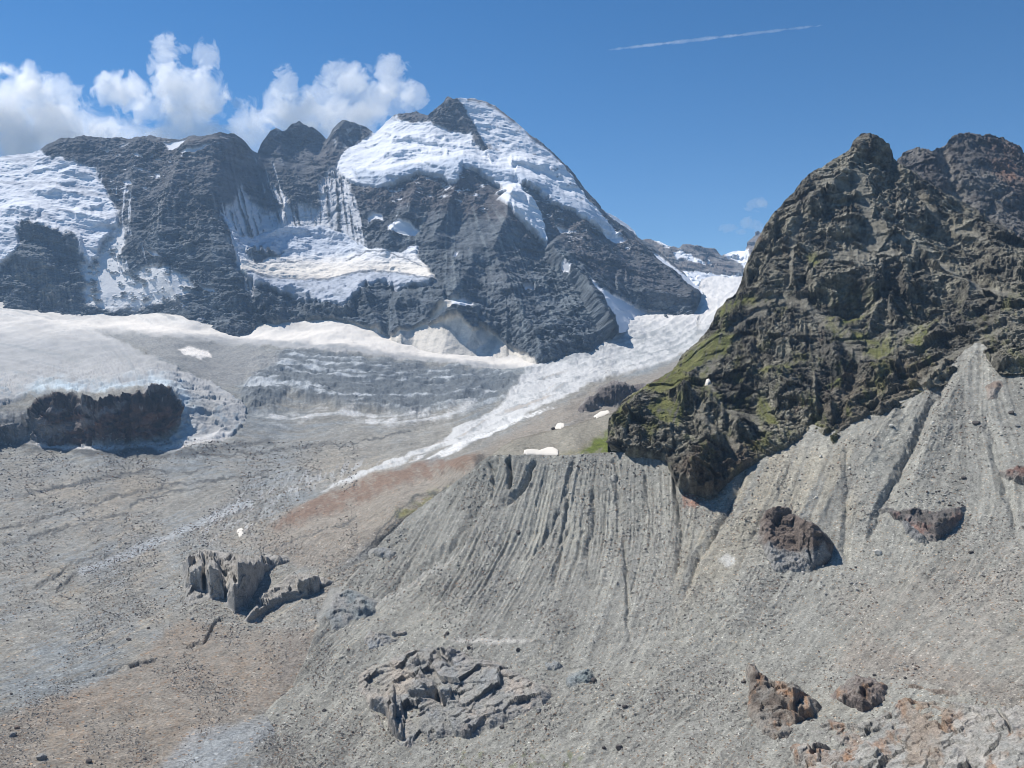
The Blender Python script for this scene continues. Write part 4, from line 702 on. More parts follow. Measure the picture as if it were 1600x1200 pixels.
def E_paint(px, py, P, n):
    fl = np.clip(E_fl(px, py), -2.5, 2.5); st = np.clip(E_st(px, py), -2.5, 2.5); q = np.stack([px, py, px*0], -1)
    a = fbm(q, 90, 5, .6); b = fbm(q+3, 16, 4, .7); wx, wy = warp(px, py, 10, 34, 11)
    c = np.broadcast_to(col(.140, .132, .112), P.shape).copy()
    c = mix(c, col(.29, .272, .215), sstep(-.25, .35, a+.4*b)); c = c*(1+.16*st+.10*fl+.55*b)[..., None]
    c = mix(c, col(.27, .255, .21), .8*pmask(px, py, [(1540,498),(1600,490),(1700,490),(1700,580),(1560,570),(1530,545)], 8, 10, 20, 143)*sstep(-.4, .2, b)); c = mix(c, col(.37, .35, .29), .8*pmask(px, py, [(1285,262),(1330,240),(1390,260),(1440,320),(1500,370),(1440,400),(1380,420),(1330,430),(1300,380),(1270,300)], 18, 16, 34, 140)*sstep(-.25, .35, b+.15*st))
    c = mix(c, col(.21, .13, .085), .6*sstep(.25, .6, fbm(q+40, 60, 5, .6))); c = mix(c, col(.16, .12, .09), .7*pmask(px, py, [(1050,740),(1110,700),(1190,690),(1180,726),(1110,775)], 10, 10, 20, 141)); c = mix(c, col(.20, .165, .12), .7*pmask(px, py, [(1270,660),(1330,600),(1450,560),(1500,560),(1400,630),(1330,670)], 14, 12, 24, 142)*sstep(-.4, .3, b))
    for ln, w in ledges: c = mix(c, col(.27, .255, .21), .75*sstep(w*1.1, w*.2, ldist(wx, wy, ln)[0]+8*np.clip(b, -1, 1)))
    g = np.zeros_like(px)
    for i, gg in enumerate(grass): g = np.maximum(g, pmask(px, py, gg, 6, 10, 16, 120+i))
    g = np.maximum(g, .75*sstep(.0, .34, fbm(q+80, 40, 5, .68))*sstep(420, 500, py)*sstep(760, 700, py))
    c = mix(c, mix(np.broadcast_to(col(.135, .155, .035), c.shape), col(.20, .20, .07), sstep(-.3, .3, b)), g*sstep(-.55, .1, b+.2*fl)*.92)
    return c, np.zeros_like(px)
M_crag = terrain_mat("dark_crag_rock", 1.2, 0, .7, 1.0, (1, 1, 1.3), bumpdist=2.4)
o = sheet("crag", 946, 1760, 820, 640, E_TOP, E_BOT, E_D, E_relief, E_paint, M_crag, back=6, back_step=35, back_drop=1.2, wide=(0, 700), walls=E_walls, cap=26, jag=2.4, toward=.6)
tag(o, "dark broken crag with grass ledges rising over the scree on the right", "crag", kind="structure")

# ridge behind the crag
F_TOP = [(1370,300),(1395,272),(1404,250),(1410,243),(1420,236),(1432,231),(1446,233),(1456,238),(1466,228),(1478,221),(1492,214),(1506,210),(1520,211),(1532,214),(1545,214),(1560,215),(1574,220),(1588,229),(1600,238),(1640,262),(1760,300)]
F_D = tps([(1370,300,1600),(1430,231,1650),(1510,210,1700),(1600,238,1680),(1760,300,1600),(1370,440,1250),(1500,430,1200),(1760,470,1150),(1450,330,1420),(1550,330,1420)], 1e-4)
def F_relief(px, py, P, n):
    d = facets(P, 80, .55)*9+facets(P*[1, 1, 1.1], 30, .6)*6+facets(P, 12, .6)*3.6+facets(P, 6, .6)*1.8+fbm(P, 50, 5, .6, ridged=True)*6+fbm(P, 200, 2, ridged=True)*15
    dd, sg, al = ldist(*warp(px, py, 8, 30, 2), [(1475,222),(1490,290),(1540,350),(1600,400)]); return d-20*np.clip(1-dd/18, 0, 1)
def F_walls(px, py): return sstep(.05, .2, fbm(np.stack([px, py*1.3, px*0], -1)+800, 20, 6, .7))*.74
def F_paint(px, py, P, n):
    q = np.stack([px, py, px*0], -1); b = fbm(q, 16, 4, .7); a = fbm(q, 80, 4)
    c = mix(np.broadcast_to(col(.125, .115, .11), P.shape).copy(), col(.2, .19, .175), sstep(-.1, .4, a+.4*b))*(1+.4*b)[..., None]
    c = mix(c, col(.24, .135, .095), .75*sstep(-.2, .4, b+a)*pmask(px, py, [(1540,214),(1600,232),(1700,280),(1640,330),(1570,290),(1540,250)], 12, 12, 24, 150))
    dd = ldist(*warp(px, py, 8, 30, 2), [(1475,222),(1490,290),(1540,350),(1600,400)])[0]; c = mix(c, col(.26, .24, .21), .7*sstep(12, 3, dd))
    return c, np.zeros_like(px)
o = sheet("rock_ridge", 1370, 1760, 340, 260, F_TOP, [(1370,440),(1760,480)], F_D, F_relief, F_paint, M_crag, back=6, back_step=50, back_drop=1, wide=(0, 700), walls=F_walls, cap=26, jag=2.2, toward=.6)
tag(o, "rugged dark ridge with a rusty right shoulder behind the crag", "ridge", kind="structure")

# ================================================================== ROCK OUTCROPS
def at_surface(name, x, y):
    px, py, P, n = SURF[name]; j = int(np.argmin(np.abs(px[0]-x))); i = int(np.argmin(np.abs(py[:, j]-y))); return P[i, j], n[i, j]
def outcrop(name, label, poly, D, H, wl, base, alt, res=1.2, amp=1.0, warm=None, seed=0, tilt=0.0, stretch=(1, 1, 1.2), dark=None, cat="rock outcrop", lines=(), sink=4.0, group=None, mat=None, walls=(), cover=.0, over=.1, wk=.7, wf=.84):
    """a body of bedrock bulging out of the slope inside a traced outline; its rim is buried"""
    p = np.asarray(poly, float); m = 14
    xs = np.arange(p[:, 0].min()-m, p[:, 0].max()+m, res); ys = np.arange(p[:, 1].max()+m, p[:, 1].min()-m, -res)
    px, py = np.meshgrid(xs, ys); D0 = D(px, py); q0 = np.stack([px+.5*py, py*1.5, px*0+seed], -1)
    wm = union(px, py, walls, 1.5, 3, 10, seed*20+600) if len(walls) else np.zeros_like(px)
    ins = sstep(2, -6, sdf(px, py, p)); wm = np.maximum(wm*wf, sstep(.08, .25, fbm(q0, 14, 5, .65))*.7*wk)*ins
    P = ray_point(px, py, D0); n = blur2(normals(P), 2); P = ray_point(px, py, D0-cliffs(px, py, D0, wm, over, 1.3)*ins); n /= np.linalg.norm(n, axis=-1, keepdims=True)
    n[(n*(CAM-P)).sum(-1) < 0] *= -1
    wx, wy = warp(px, py, 7, 22, seed+200); s = sdf(wx, wy, p)
    size = min(np.ptp(p[:, 0]), np.ptp(p[:, 1])); b = sstep(5, -min(17, size*.33), s)
    vertical = np.clip((p[:, 1].max()-py)/np.ptp(p[:, 1]), 0, 1)
    d = H*b*(1+tilt*(vertical-.5)*2)-sink*(1-b)**2
    ps = P*np.array(stretch)+seed*31.0
    d += amp*b*(facets(ps, wl, .6)*wl*.22+facets(ps, wl*.38, .6)*wl*.085+facets(ps, wl*.15, .6)*wl*.035+fbm(P, wl*.6, 4, .6, ridged=True)*wl*.07)
    for ln, h, w in lines:
        dd, sg, al = ldist(wx, wy, ln); d -= h*sstep(w, 0, dd)*sstep(0, .1, al)*sstep(1, .9, al)
    tw = CAM-P; tw /= np.linalg.norm(tw, axis=-1, keepdims=True); P2 = P+(n*.6+tw*.4)*d[..., None]
    q = np.stack([px, py, px*0+seed], -1); f = fbm(q, 14, 4, .65); a = fbm(q+5, 40, 4, .6)
    c = mix(np.broadcast_to(col(*base), P.shape).copy(), col(*alt), sstep(-.25, .3, a+.4*f)); c = c*(1+.3*f)[..., None]
    if warm is not None: c = mix(c, col(*warm), .8*sstep(.02, .4, fbm(q+33, 30, 4, .65)))
    if dark is not None:
        for dp, dc, k in dark: c = mix(c, col(*dc), k*pmask(px, py, dp, 5, 7, 14, seed+50))
    # scree dust that has settled near the rim has the colour of the slope
    c = mix(c, col(.27, .265, .24), np.maximum(.9*sstep(-11, 2, s+12*f), cover*sstep(-.15, .25, fbm(q+70, 36, 5, .65)))*(1-wm))
    keep = s < 7
    o = raw_mesh(name, P2.reshape(-1, 3), grid_quads(*px.shape, keep=keep), mat or M_out, c.reshape(-1, 3), np.zeros(px.size))
    # drop unused vertices
    import bmesh
    bm = bmesh.new(); bm.from_mesh(o.data); bmesh.ops.delete(bm, geom=[v for v in bm.verts if not v.link_faces], context='VERTS'); bm.to_mesh(o.data); bm.free()
    tag(o, label, cat, group); return o
M_out = terrain_mat("glacier_polished_rock", .8, 0, .55, .9)
outcrop("rock_outcrop", "pale grey ice-polished rock mass with deep black faces beside the valley floor", [(282,880),(292,870),(320,858),(356,862),(400,868),(440,864),(462,868),(452,884),(430,892),(420,908),(402,930),(388,948),(366,960),(354,948),(346,936),(320,940),(292,950),(288,930),(284,908)],
        C_D, 7, 16, (.30, .285, .26), (.38, .36, .33), .8, 1.7, seed=1, tilt=.5, stretch=(.7, .7, 1.3), lines=[([(345,880),(352,910),(356,940)], 8, 8), ([(430,890),(405,905),(392,935)], 10, 9), ([(300,900),(290,918)], 6, 6), ([(318,880),(322,905)], 4, 5)], wk=.9, wf=.95, walls=[[(284,880),(300,872),(322,873),(306,882),(300,895),(292,902),(285,892)],[(286,915),(300,902),(320,893),(322,905),(318,926),(300,926)],[(320,905),(330,895),(345,900),(352,925),(350,938),(330,938),(322,925)],[(374,890),(400,887),(434,887),(415,900),(402,922),(388,947),(368,958),(356,950),(350,925),(360,930),(372,915)]])
outcrop("rock_outcrop", "long slanting slab of pale banded rock right of the black-faced outcrop", [(380,974),(384,956),(402,932),(424,912),(452,896),(480,892),(500,900),(528,908),(522,920),(500,936),(474,938),(446,944),(420,958),(400,972)],
        C_D, 5, 16, (.29, .275, .25), (.36, .34, .31), .8, 1.6, seed=2, tilt=.6, stretch=(.6, .6, 1.4), lines=[([(400,945),(440,915),(480,905)], 3, 4), ([(396,960),(440,930),(490,915)], 3, 4)], wk=.9, wf=.95, walls=[[(380,968),(385,962),(420,945),(440,935),(452,925),(465,922),(495,915),(502,922),(470,938),(440,946),(410,960),(390,978)],[(464,925),(470,914),(502,911),(500,926),(466,938)]])
outcrop("rock_outcrop", "broken pale ledges stepping down the moraine foot above the big outcrop", [(500,962),(520,925),(548,916),(590,936),(590,962),(560,972),(520,985)], D_D, 3, 10, (.27, .265, .25), (.20, .22, .22), .9, 1.0, seed=3, tilt=.3, walls=[[(505,922),(530,925),(548,930),(540,938),(515,934)],[(540,950),(570,952),(585,960),(560,962)]])
outcrop("rock_outcrop", "cream and grey rock knob with a black cleft below the moraine foot", [(562,1000),(576,984),(604,988),(634,980),(648,990),(626,1008),(598,1020),(572,1028)], D_D, 5, 9, (.34, .31, .27), (.25, .26, .26), .8, 1.1, seed=4, tilt=.4, lines=[([(600,988),(625,1000),(640,992)], 4, 5)], walls=[[(598,986),(630,982),(640,992),(615,1000),(600,994)]])
outcrop("rock_outcrop", "small dark bluish ledge on the outer edge of the gullied moraine wall", [(582,862),(596,854),(620,864),(612,874),(590,870)], D_D, 3, 6, (.20, .21, .22), (.27, .27, .26), .9, 1.0, seed=5)
outcrop("rock_outcrop", "broad cream and slate-coloured rock mass low in the foreground with a dark undercut", [(552,1080),(548,1062),(566,1044),(590,1034),(622,1022),(640,1010),(690,1008),(716,1012),(740,1024),(770,1030),(800,1040),(830,1056),(860,1070),(866,1086),(850,1106),(820,1118),(790,1126),(760,1140),(740,1150),(700,1150),(660,1166),(640,1176),(620,1168),(600,1152),(580,1130),(570,1110)],
        D_D, 3.0, 15, (.27, .255, .235), (.235, .24, .235), .8, 1.0, warm=(.38, .33, .28), seed=6, dark=[([(555,1085),(560,1050),(600,1028),(650,1050),(645,1085),(600,1100),(570,1100)], (.37, .325, .27), .7)], tilt=.35, stretch=(.8, .8, 1.3), lines=[([(690,1014),(700,1030),(708,1050)], 6, 8), ([(570,1100),(600,1120),(615,1150),(640,1158)], 7, 9), ([(640,1090),(680,1090),(700,1108)], 5, 8), ([(640,1036),(655,1044),(670,1040)], 3, 5)], walls=[[(567,1100),(590,1098),(610,1105),(630,1106),(632,1125),(615,1130),(600,1125),(580,1118)],[(600,1130),(615,1128),(622,1145),(640,1158),(620,1162),(605,1145)],[(628,1075),(660,1070),(685,1080),(680,1102),(660,1106),(640,1092)],[(688,1012),(716,1018),(708,1036),(690,1028)],[(685,1085),(710,1085),(708,1102),(692,1106)],[(632,1040),(655,1030),(660,1042),(640,1052)],[(718,1142),(745,1144),(752,1151),(730,1151)]], cover=.75)
outcrop("rock_outcrop", "teal-grey ribbed rock patch in the scree below the moraine wall", [(880,1058),(900,1048),(918,1044),(932,1058),(920,1072),(896,1078),(884,1070)], D_D, 2.2, 5, (.17, .20, .20), (.24, .26, .26), .8, 1.1, seed=7)
outcrop("rock_outcrop", "tiny bluish rock patch showing through scree left of the teal one", [(850,1034),(866,1028),(880,1040),(868,1050),(854,1044)], D_D, 1.6, 4, (.22, .24, .25), (.28, .28, .27), .8, 1, seed=8)
outcrop("rock_outcrop", "big dark brown and white-footed crag stump in the middle of the scree", [(1180,838),(1186,812),(1198,794),(1214,788),(1236,792),(1252,806),(1270,814),(1292,832),(1306,850),(1304,876),(1290,890),(1262,898),(1236,902),(1214,894),(1196,882),(1190,862)],
        D_D, 6, 12, (.105, .085, .075), (.16, .13, .11), .8, 1.15, seed=9, tilt=.25, dark=[([(1190,856),(1210,862),(1240,872),(1290,860),(1306,870),(1250,905),(1200,895)], (.27, .27, .26), .8)], lines=[([(1240,800),(1222,812),(1214,830)], 5, 7)], walls=[[(1190,800),(1215,792),(1240,800),(1230,815),(1210,826),(1192,820)],[(1240,828),(1275,822),(1300,838),(1306,860),(1300,882),(1270,890),(1250,870)]])
outcrop("rock_outcrop", "wedge of reddish topped black rock on the right scree", [(1370,794),(1384,790),(1404,796),(1430,790),(1460,796),(1500,788),(1510,786),(1506,812),(1490,832),(1466,852),(1440,850),(1420,832),(1394,816)],
        D_D, 4, 9, (.10, .095, .09), (.17, .15, .14), .8, 1.1, warm=(.26, .16, .13), seed=10, tilt=.5, lines=[([(1440,800),(1450,830),(1470,846)], 3, 5)], walls=[[(1432,812),(1460,822),(1490,815),(1507,798),(1502,826),(1480,843),(1462,847),(1443,832)],[(1384,800),(1400,804),(1412,816),(1398,816)]])
outcrop("rock_outcrop", "line of grey knobs leading down to the reddish wedge", [(1400,812),(1416,808),(1432,824),(1450,838),(1452,854),(1434,852),(1416,838)], D_D, 6, 6, (.22, .22, .22), (.16, .16, .16), .8, 1.2, seed=11)
outcrop("rock_outcrop", "red-brown rock patch at the right edge of the upper scree", [(1560,738),(1580,730),(1610,728),(1640,734),(1640,752),(1600,756),(1574,748)], D_D, 5, 7, (.16, .10, .085), (.22, .14, .11), .8, 1.1, seed=12)
outcrop("rock_outcrop", "weathered ochre bedrock window high on the right scree fan", [(1530,606),(1540,592),(1560,588),(1576,596),(1570,612),(1556,628),(1544,634),(1536,622)], D_D, 3, 6, (.24, .19, .155), (.28, .25, .22), .8, 1.0, seed=13)
outcrop("rock_outcrop", "jagged black and orange outcrop at the lower right with white dusty foot", [(1164,1040),(1176,1034),(1190,1050),(1216,1062),(1250,1070),(1262,1082),(1290,1100),(1280,1130),(1250,1140),(1240,1160),(1220,1170),(1190,1160),(1170,1130),(1162,1110),(1168,1080)],
        D_D, 4.5, 8, (.11, .09, .075), (.21, .18, .15), .8, 1.15, warm=(.31, .17, .09), seed=14, tilt=.3, lines=[([(1220,1110),(1250,1120),(1275,1125)], 4, 7), ([(1200,1070),(1215,1085)], 3, 5)], walls=[[(1203,1095),(1230,1088),(1262,1080),(1264,1100),(1240,1120),(1225,1116)],[(1230,1120),(1270,1114),(1276,1130),(1245,1141)],[(1172,1060),(1186,1056),(1190,1070),(1176,1076)]], cover=.55)
outcrop("rock_outcrop", "black-hollowed rusty outcrop between the jagged one and the orange slab", [(1276,1076),(1300,1082),(1324,1062),(1340,1056),(1370,1060),(1392,1070),(1390,1100),(1376,1114),(1350,1124),(1324,1112),(1300,1096)],
        D_D, 4.5, 8, (.12, .10, .09), (.22, .19, .17), .8, 1.15, warm=(.28, .17, .10), seed=15, tilt=.3, lines=[([(1350,1090),(1366,1108),(1382,1096)], 4, 7)], walls=[[(1298,1092),(1330,1100),(1355,1098),(1388,1094),(1382,1112),(1360,1116),(1345,1124),(1320,1112)]], cover=.3)
outcrop("rock_outcrop", "large smooth grey bedrock slab streaked with orange in the lower right corner", [(1392,1100),(1420,1086),(1450,1092),(1490,1098),(1540,1110),(1600,1110),(1700,1120),(1700,1280),(1400,1280),(1280,1230),(1230,1180),(1260,1160),(1310,1166),(1360,1150),(1390,1130)],
        D_D, 3.5, 12, (.27, .268, .25), (.35, .33, .30), .9, 1.25, warm=(.27, .17, .11), seed=16, stretch=(.7, .7, 1), dark=[([(1412,1100),(1470,1095),(1500,1120),(1480,1160),(1470,1210),(1420,1210),(1420,1150)], (.25, .185, .13), .6)], lines=[([(1260,1165),(1275,1185),(1290,1195)], 3, 6), ([(1560,1110),(1590,1160)], 3, 5), ([(1460,1110),(1480,1150),(1520,1160)], 2.5, 6)], cover=.55)
outcrop("rock_outcrop", "low dusty bedrock ledge joining the jagged orange outcrop to the corner slab", [(1166,1112),(1190,1126),(1230,1140),(1262,1140),(1300,1118),(1340,1128),(1392,1110),(1430,1130),(1400,1170),(1350,1178),(1300,1168),(1250,1158),(1215,1176),(1184,1158)],
        D_D, 1.6, 9, (.25, .24, .22), (.31, .295, .27), .8, 1.3, warm=(.27, .17, .11), seed=19, cover=.5)
outcrop("rock_outcrop", "rusty gravelly rock strip running right above the corner slab", [(1390,1072),(1430,1064),(1480,1072),(1530,1088),(1600,1100),(1640,1106),(1640,1122),(1580,1112),(1500,1100),(1440,1088),(1400,1086)],
        D_D, 2.0, 6, (.20, .165, .135), (.27, .25, .22), .8, 1.3, warm=(.28, .165, .10), seed=20, cover=.4)
outcrop("rock_outcrop", "orange-brown rock rib at the bottom edge below the jagged outcrop", [(1225,1168),(1250,1160),(1300,1170),(1350,1182),(1376,1196),(1370,1215),(1300,1215),(1240,1195)], D_D, 4, 7, (.20, .15, .12), (.27, .24, .21), .8, 1.15, warm=(.33, .18, .09), seed=17, lines=[([(1268,1168),(1276,1190)], 4, 6)], walls=[[(1260,1162),(1280,1160),(1285,1190),(1268,1188)]], cover=.55)
M_outfar = terrain_mat("distant_slab_rock", 2.6, 0, .3, .7, (1, 1, 1.6))
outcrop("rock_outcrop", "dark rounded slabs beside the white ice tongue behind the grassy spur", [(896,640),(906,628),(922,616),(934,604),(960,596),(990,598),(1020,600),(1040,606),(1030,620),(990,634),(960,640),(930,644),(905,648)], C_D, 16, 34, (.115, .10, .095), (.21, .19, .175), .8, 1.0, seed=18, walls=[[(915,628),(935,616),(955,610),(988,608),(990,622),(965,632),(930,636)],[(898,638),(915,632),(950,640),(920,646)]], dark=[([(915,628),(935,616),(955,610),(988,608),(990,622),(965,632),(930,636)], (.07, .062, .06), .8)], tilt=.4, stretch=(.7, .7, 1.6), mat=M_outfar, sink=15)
print("outcrops", round(time.time()-T0, 1))

# ================================================================== SNOW PATCHES
M_snow = terrain_mat("old_snow", 1.0, 0, .12, .25)
def snow_patch(label, poly, surf, H, seed):
    p = np.asarray(poly, float); xs = np.arange(p[:, 0].min()-4, p[:, 0].max()+4, .7); ys = np.arange(p[:, 1].max()+4, p[:, 1].min()-4, -.7)
    px, py = np.meshgrid(xs, ys); Df = {"grassy_bench": G_D, "valley_floor": C_D, "crag": E_D}[surf]
    P = ray_point(px, py, Df(px, py)); q, n = at_surface(surf, p[:, 0].mean(), p[:, 1].mean())
    c0, _ = ray_point(p[:, 0].mean(), p[:, 1].mean(), Df(np.array([p[:, 0].mean()]), np.array([p[:, 1].mean()]))), 0
    wx, wy = warp(px, py, 1.2, 7, seed+300); s = sdf(wx, wy, p); b = np.sqrt(np.clip(-s/5, 0, 1))
    up = np.array([0, -.45, .9]); P2 = P+up*((H*b-H*.8*(s > 0))[..., None]+(q-c0.reshape(3))[2]*.5+.6)
    o = raw_mesh("snow_patch", P2.reshape(-1, 3), grid_quads(*px.shape, keep=s < 0.3), M_snow, np.broadcast_to(col(.66, .62, .55), P2.shape).reshape(-1, 3), np.full(px.size, .9))
    import bmesh
    bm = bmesh.new(); bm.from_mesh(o.data); bmesh.ops.delete(bm, geom=[v for v in bm.verts if not v.link_faces], context='VERTS'); bm.to_mesh(o.data); bm.free()
    return tag(o, label, "snow patch")
snow_patch("long white snow patch lying behind the moraine crest", [(818,710),(819,704),(830,702),(842,704),(854,700),(864,699),(872,704),(873,711),(850,712)], "grassy_bench", 1.6, 1)
snow_patch("small round snow patch beside a dark rock above the moraine crest", [(868,668),(870,662),(876,660),(882,662),(883,667),(876,670)], "grassy_bench", 1.6, 2)
snow_patch("thin slanting snow patch below the dark rounded slabs", [(928,650),(938,643),(950,641),(953,645),(942,650),(932,653)], "grassy_bench", 1.2, 3)
snow_patch("tiny bright snow patch in the gully on the grassy spur", [(1102,601),(1103,594),(1108,593),(1111,598),(1106,602)], "crag", 3, 4)
snow_patch("small bright snow patch among crevassed ice left of the red moraine", [(370,834),(372,829),(378,827),(382,831),(380,838),(374,841)], "valley_floor", 1.5, 5)

# ================================================================== BOULDERS AND STONES
def rock_mesh(name, seed, sub, mat, tone, squash=(1, 1, .75)):
    import bmesh
    bm = bmesh.new(); bmesh.ops.create_icosphere(bm, subdivisions=sub, radius=1.0)
    V = np.array([v.co[:] for v in bm.verts], np.float32); r = np.random.default_rng(seed)
    for k in range(11):     # chop with planes, like a split block
        d = r.normal(size=3); d /= np.linalg.norm(d); h = r.uniform(.55, .85); t = V@d; V -= np.clip(t-h, 0, None)[:, None]*d
    V *= np.array(squash)*(1+.06*fbm(V+seed, .6, 3))[:, None]
    for v, c in zip(bm.verts, V): v.co = c
    me = bpy.data.meshes.new(name); bm.to_mesh(me); bm.free()
    a = me.attributes.new("tint", 'FLOAT_COLOR', 'POINT'); q = (np.broadcast_to(col(*tone), V.shape)*(1+.3*fbm(V+seed*3, .7, 3))[:, None])
    a.data.foreach_set("color", np.concatenate([q, np.ones((len(V), 1))], 1).astype(np.float32).ravel())
    me.materials.append(mat); return me
M_boulder = terrain_mat("boulder_rock", .5, 0, .3, .8)
tones = {"dark": (.10, .09, .085), "grey": (.25, .245, .23), "pale": (.50, .48, .43), "brown": (.2, .15, .12)}
def boulder(x, y, w, tone, label, surf, group=None, sq=(1, .9, .75), seed=None):
    p, n = at_surface(surf, x, y); seed = seed or int(x*7+y)
    me = rock_mesh("boulder", seed, 3, M_boulder, tones[tone], sq); o = bpy.data.objects.new("boulder", me); C.collection.objects.link(o)
    r = w/2*p[1]/F; o.scale = (r, r, r); o.location = p+np.array([0, 0, r*.3]); o.rotation_euler = (random.uniform(-.3, .3), random.uniform(-.3, .3), random.uniform(0, 6.28))
    return tag(o, label, "boulder", group)
for a_ in [(445,1087,14,"dark","lone square dark boulder on the brown mound left of the stream gully","valley_floor"),
 (300,967,9,"pale","pale boulder just below the black-faced outcrop","valley_floor"),
 (64,1188,20,"grey","largest grey boulder at the lower left corner","valley_floor"),
 (20,1152,12,"grey","grey boulder left of and above the largest corner boulder","valley_floor"),
 (27,1141,9,"brown","small brown boulder near the left edge above the corner boulders","valley_floor"),
 (138,1192,11,"dark","dark boulder at the bottom edge right of the corner boulders","valley_floor"),
 (201,1002,9,"dark","dark boulder where the brown mound meets the flat debris","valley_floor"),
 (232,984,7,"dark","small dark boulder at the tip of the brown mound","valley_floor"),
 (1371,866,14,"pale","cream boulder between the two dark outcrops in the scree","moraine_slope"),
 (1518,866,9,"dark","dark flat boulder right of the reddish wedge","moraine_slope"),
 (809,1017,9,"dark","round dark boulder above the foreground rock mass","moraine_slope"),
 (733,1014,9,"dark","dark boulder on top of the foreground rock mass","moraine_slope"),
 (700,993,8,"dark","dark boulder left of the white dust streak","moraine_slope"),
 (928,1067,11,"dark","black boulder at the lower end of the teal rock patch","moraine_slope"),
 (842,1112,11,"grey","grey boulder at the right foot of the foreground rock mass","moraine_slope"),
 (783,1134,9,"dark","dark boulder below the right end of the foreground rock mass","moraine_slope"),
 (976,1107,9,"dark","dark boulder by a pale smear in the lower scree","moraine_slope"),
 (968,1172,14,"dark","black boulder near the bottom edge centre","moraine_slope"),
 (944,1171,8,"dark","smaller dark boulder left of the black bottom-edge boulder","moraine_slope"),
 (506,1114,8,"dark","dark boulder in the grey stream gully by the brown mound","moraine_slope"),
 (1124,1064,6,"dark","small dark boulder left of the jagged orange outcrop","moraine_slope"),
 (1161,1064,8,"dark","dark boulder touching the left tip of the jagged orange outcrop","moraine_slope"),
 (1524,660,12,"dark","large grey-black boulder high on the right scree fan","moraine_slope"),
 (1393,672,9,"pale","pale boulder on the rib below the fan apex","moraine_slope"),
 (1458,666,9,"pale","pale boulder right of the rib in the upper scree","moraine_slope"),
 (1283,717,7,"pale","small pale boulder under the foot of the crag","moraine_slope"),
 (1326,729,7,"pale","small pale boulder in the gully right of the crag foot","moraine_slope"),
 (1581,645,11,"dark","dark boulder near the right edge of the upper scree","moraine_slope"),
 (1590,665,8,"grey","grey boulder below the dark right-edge boulder","moraine_slope"),
 (1340,925,8,"pale","pale boulder below the gap between the dark outcrops","moraine_slope"),
 (740,1095,7,"brown","brown boulder in the middle of the foreground rock mass","moraine_slope"),
 (892,770,6,"pale","bright boulder stuck in a gully of the moraine wall","moraine_slope"),
 (740,810,7,"pale","pale boulder in the left gullies of the moraine wall","moraine_slope"),
 (810,832,10,"dark","dark flat boulder halfway down the moraine wall","moraine_slope"),
 (864,656,8,"dark","dark rock standing beside the small round snow patch","grassy_bench"),
 (1505,745,9,"dark","dark boulder cluster stone in the middle of the right fan","moraine_slope")]:
    boulder(*a_)
# scattered rocks that nothing tells apart
protos = [rock_mesh("scattered_rock", 900+i, 2, M_boulder, tones[t]) for i, t in enumerate(["dark", "grey", "grey", "pale", "brown", "dark"])]
def scatter_things(n, surf, box, label, group, sz, weights, seed):
    r = np.random.default_rng(seed); px, py, P, nn = SURF[surf]
    ok = np.argwhere((px > box[0]) & (px < box[2]) & (py > box[1]) & (py < box[3])); ok = ok[r.integers(0, len(ok), n)]
    for i, j in ok:
        p = P[i, j]; s = r.uniform(*sz)**1.0/2*p[1]/F; o = bpy.data.objects.new("scattered_rock", protos[r.choice(6, p=weights)]); C.collection.objects.link(o)
        o.location = p+[0, 0, s*.25]; o.scale = (s, s*r.uniform(.7, 1), s*r.uniform(.6, 1)); o.rotation_euler = (r.uniform(-.4, .4), r.uniform(-.4, .4), r.uniform(0, 6))
        tag(o, label, "rock", group)
scatter_things(70, "moraine_slope", (1080,700,1600,1050), "small loose rock lying on the right-hand scree slope", "loose rocks on the right scree", (3, 6), [.2, .25, .2, .25, .1, 0], 1)
scatter_things(45, "moraine_slope", (640,1000,1100,1180), "small loose rock on the scree round the foreground rock mass", "loose rocks round the foreground rock mass", (3, 6), [.3, .25, .2, .1, .1, .05], 2)
scatter_things(60, "valley_floor", (0,830,440,1200), "small loose rock on the flat brown and grey debris", "loose rocks on the lower left debris", (3, 6), [.3, .2, .2, .1, .15, .05], 3)
scatter_things(40, "valley_floor", (300,690,500,760), "dark block on the debris-covered glacier", "dark blocks on the debris-covered glacier", (2, 4), [.5, .3, .1, 0, .1, 0], 4)

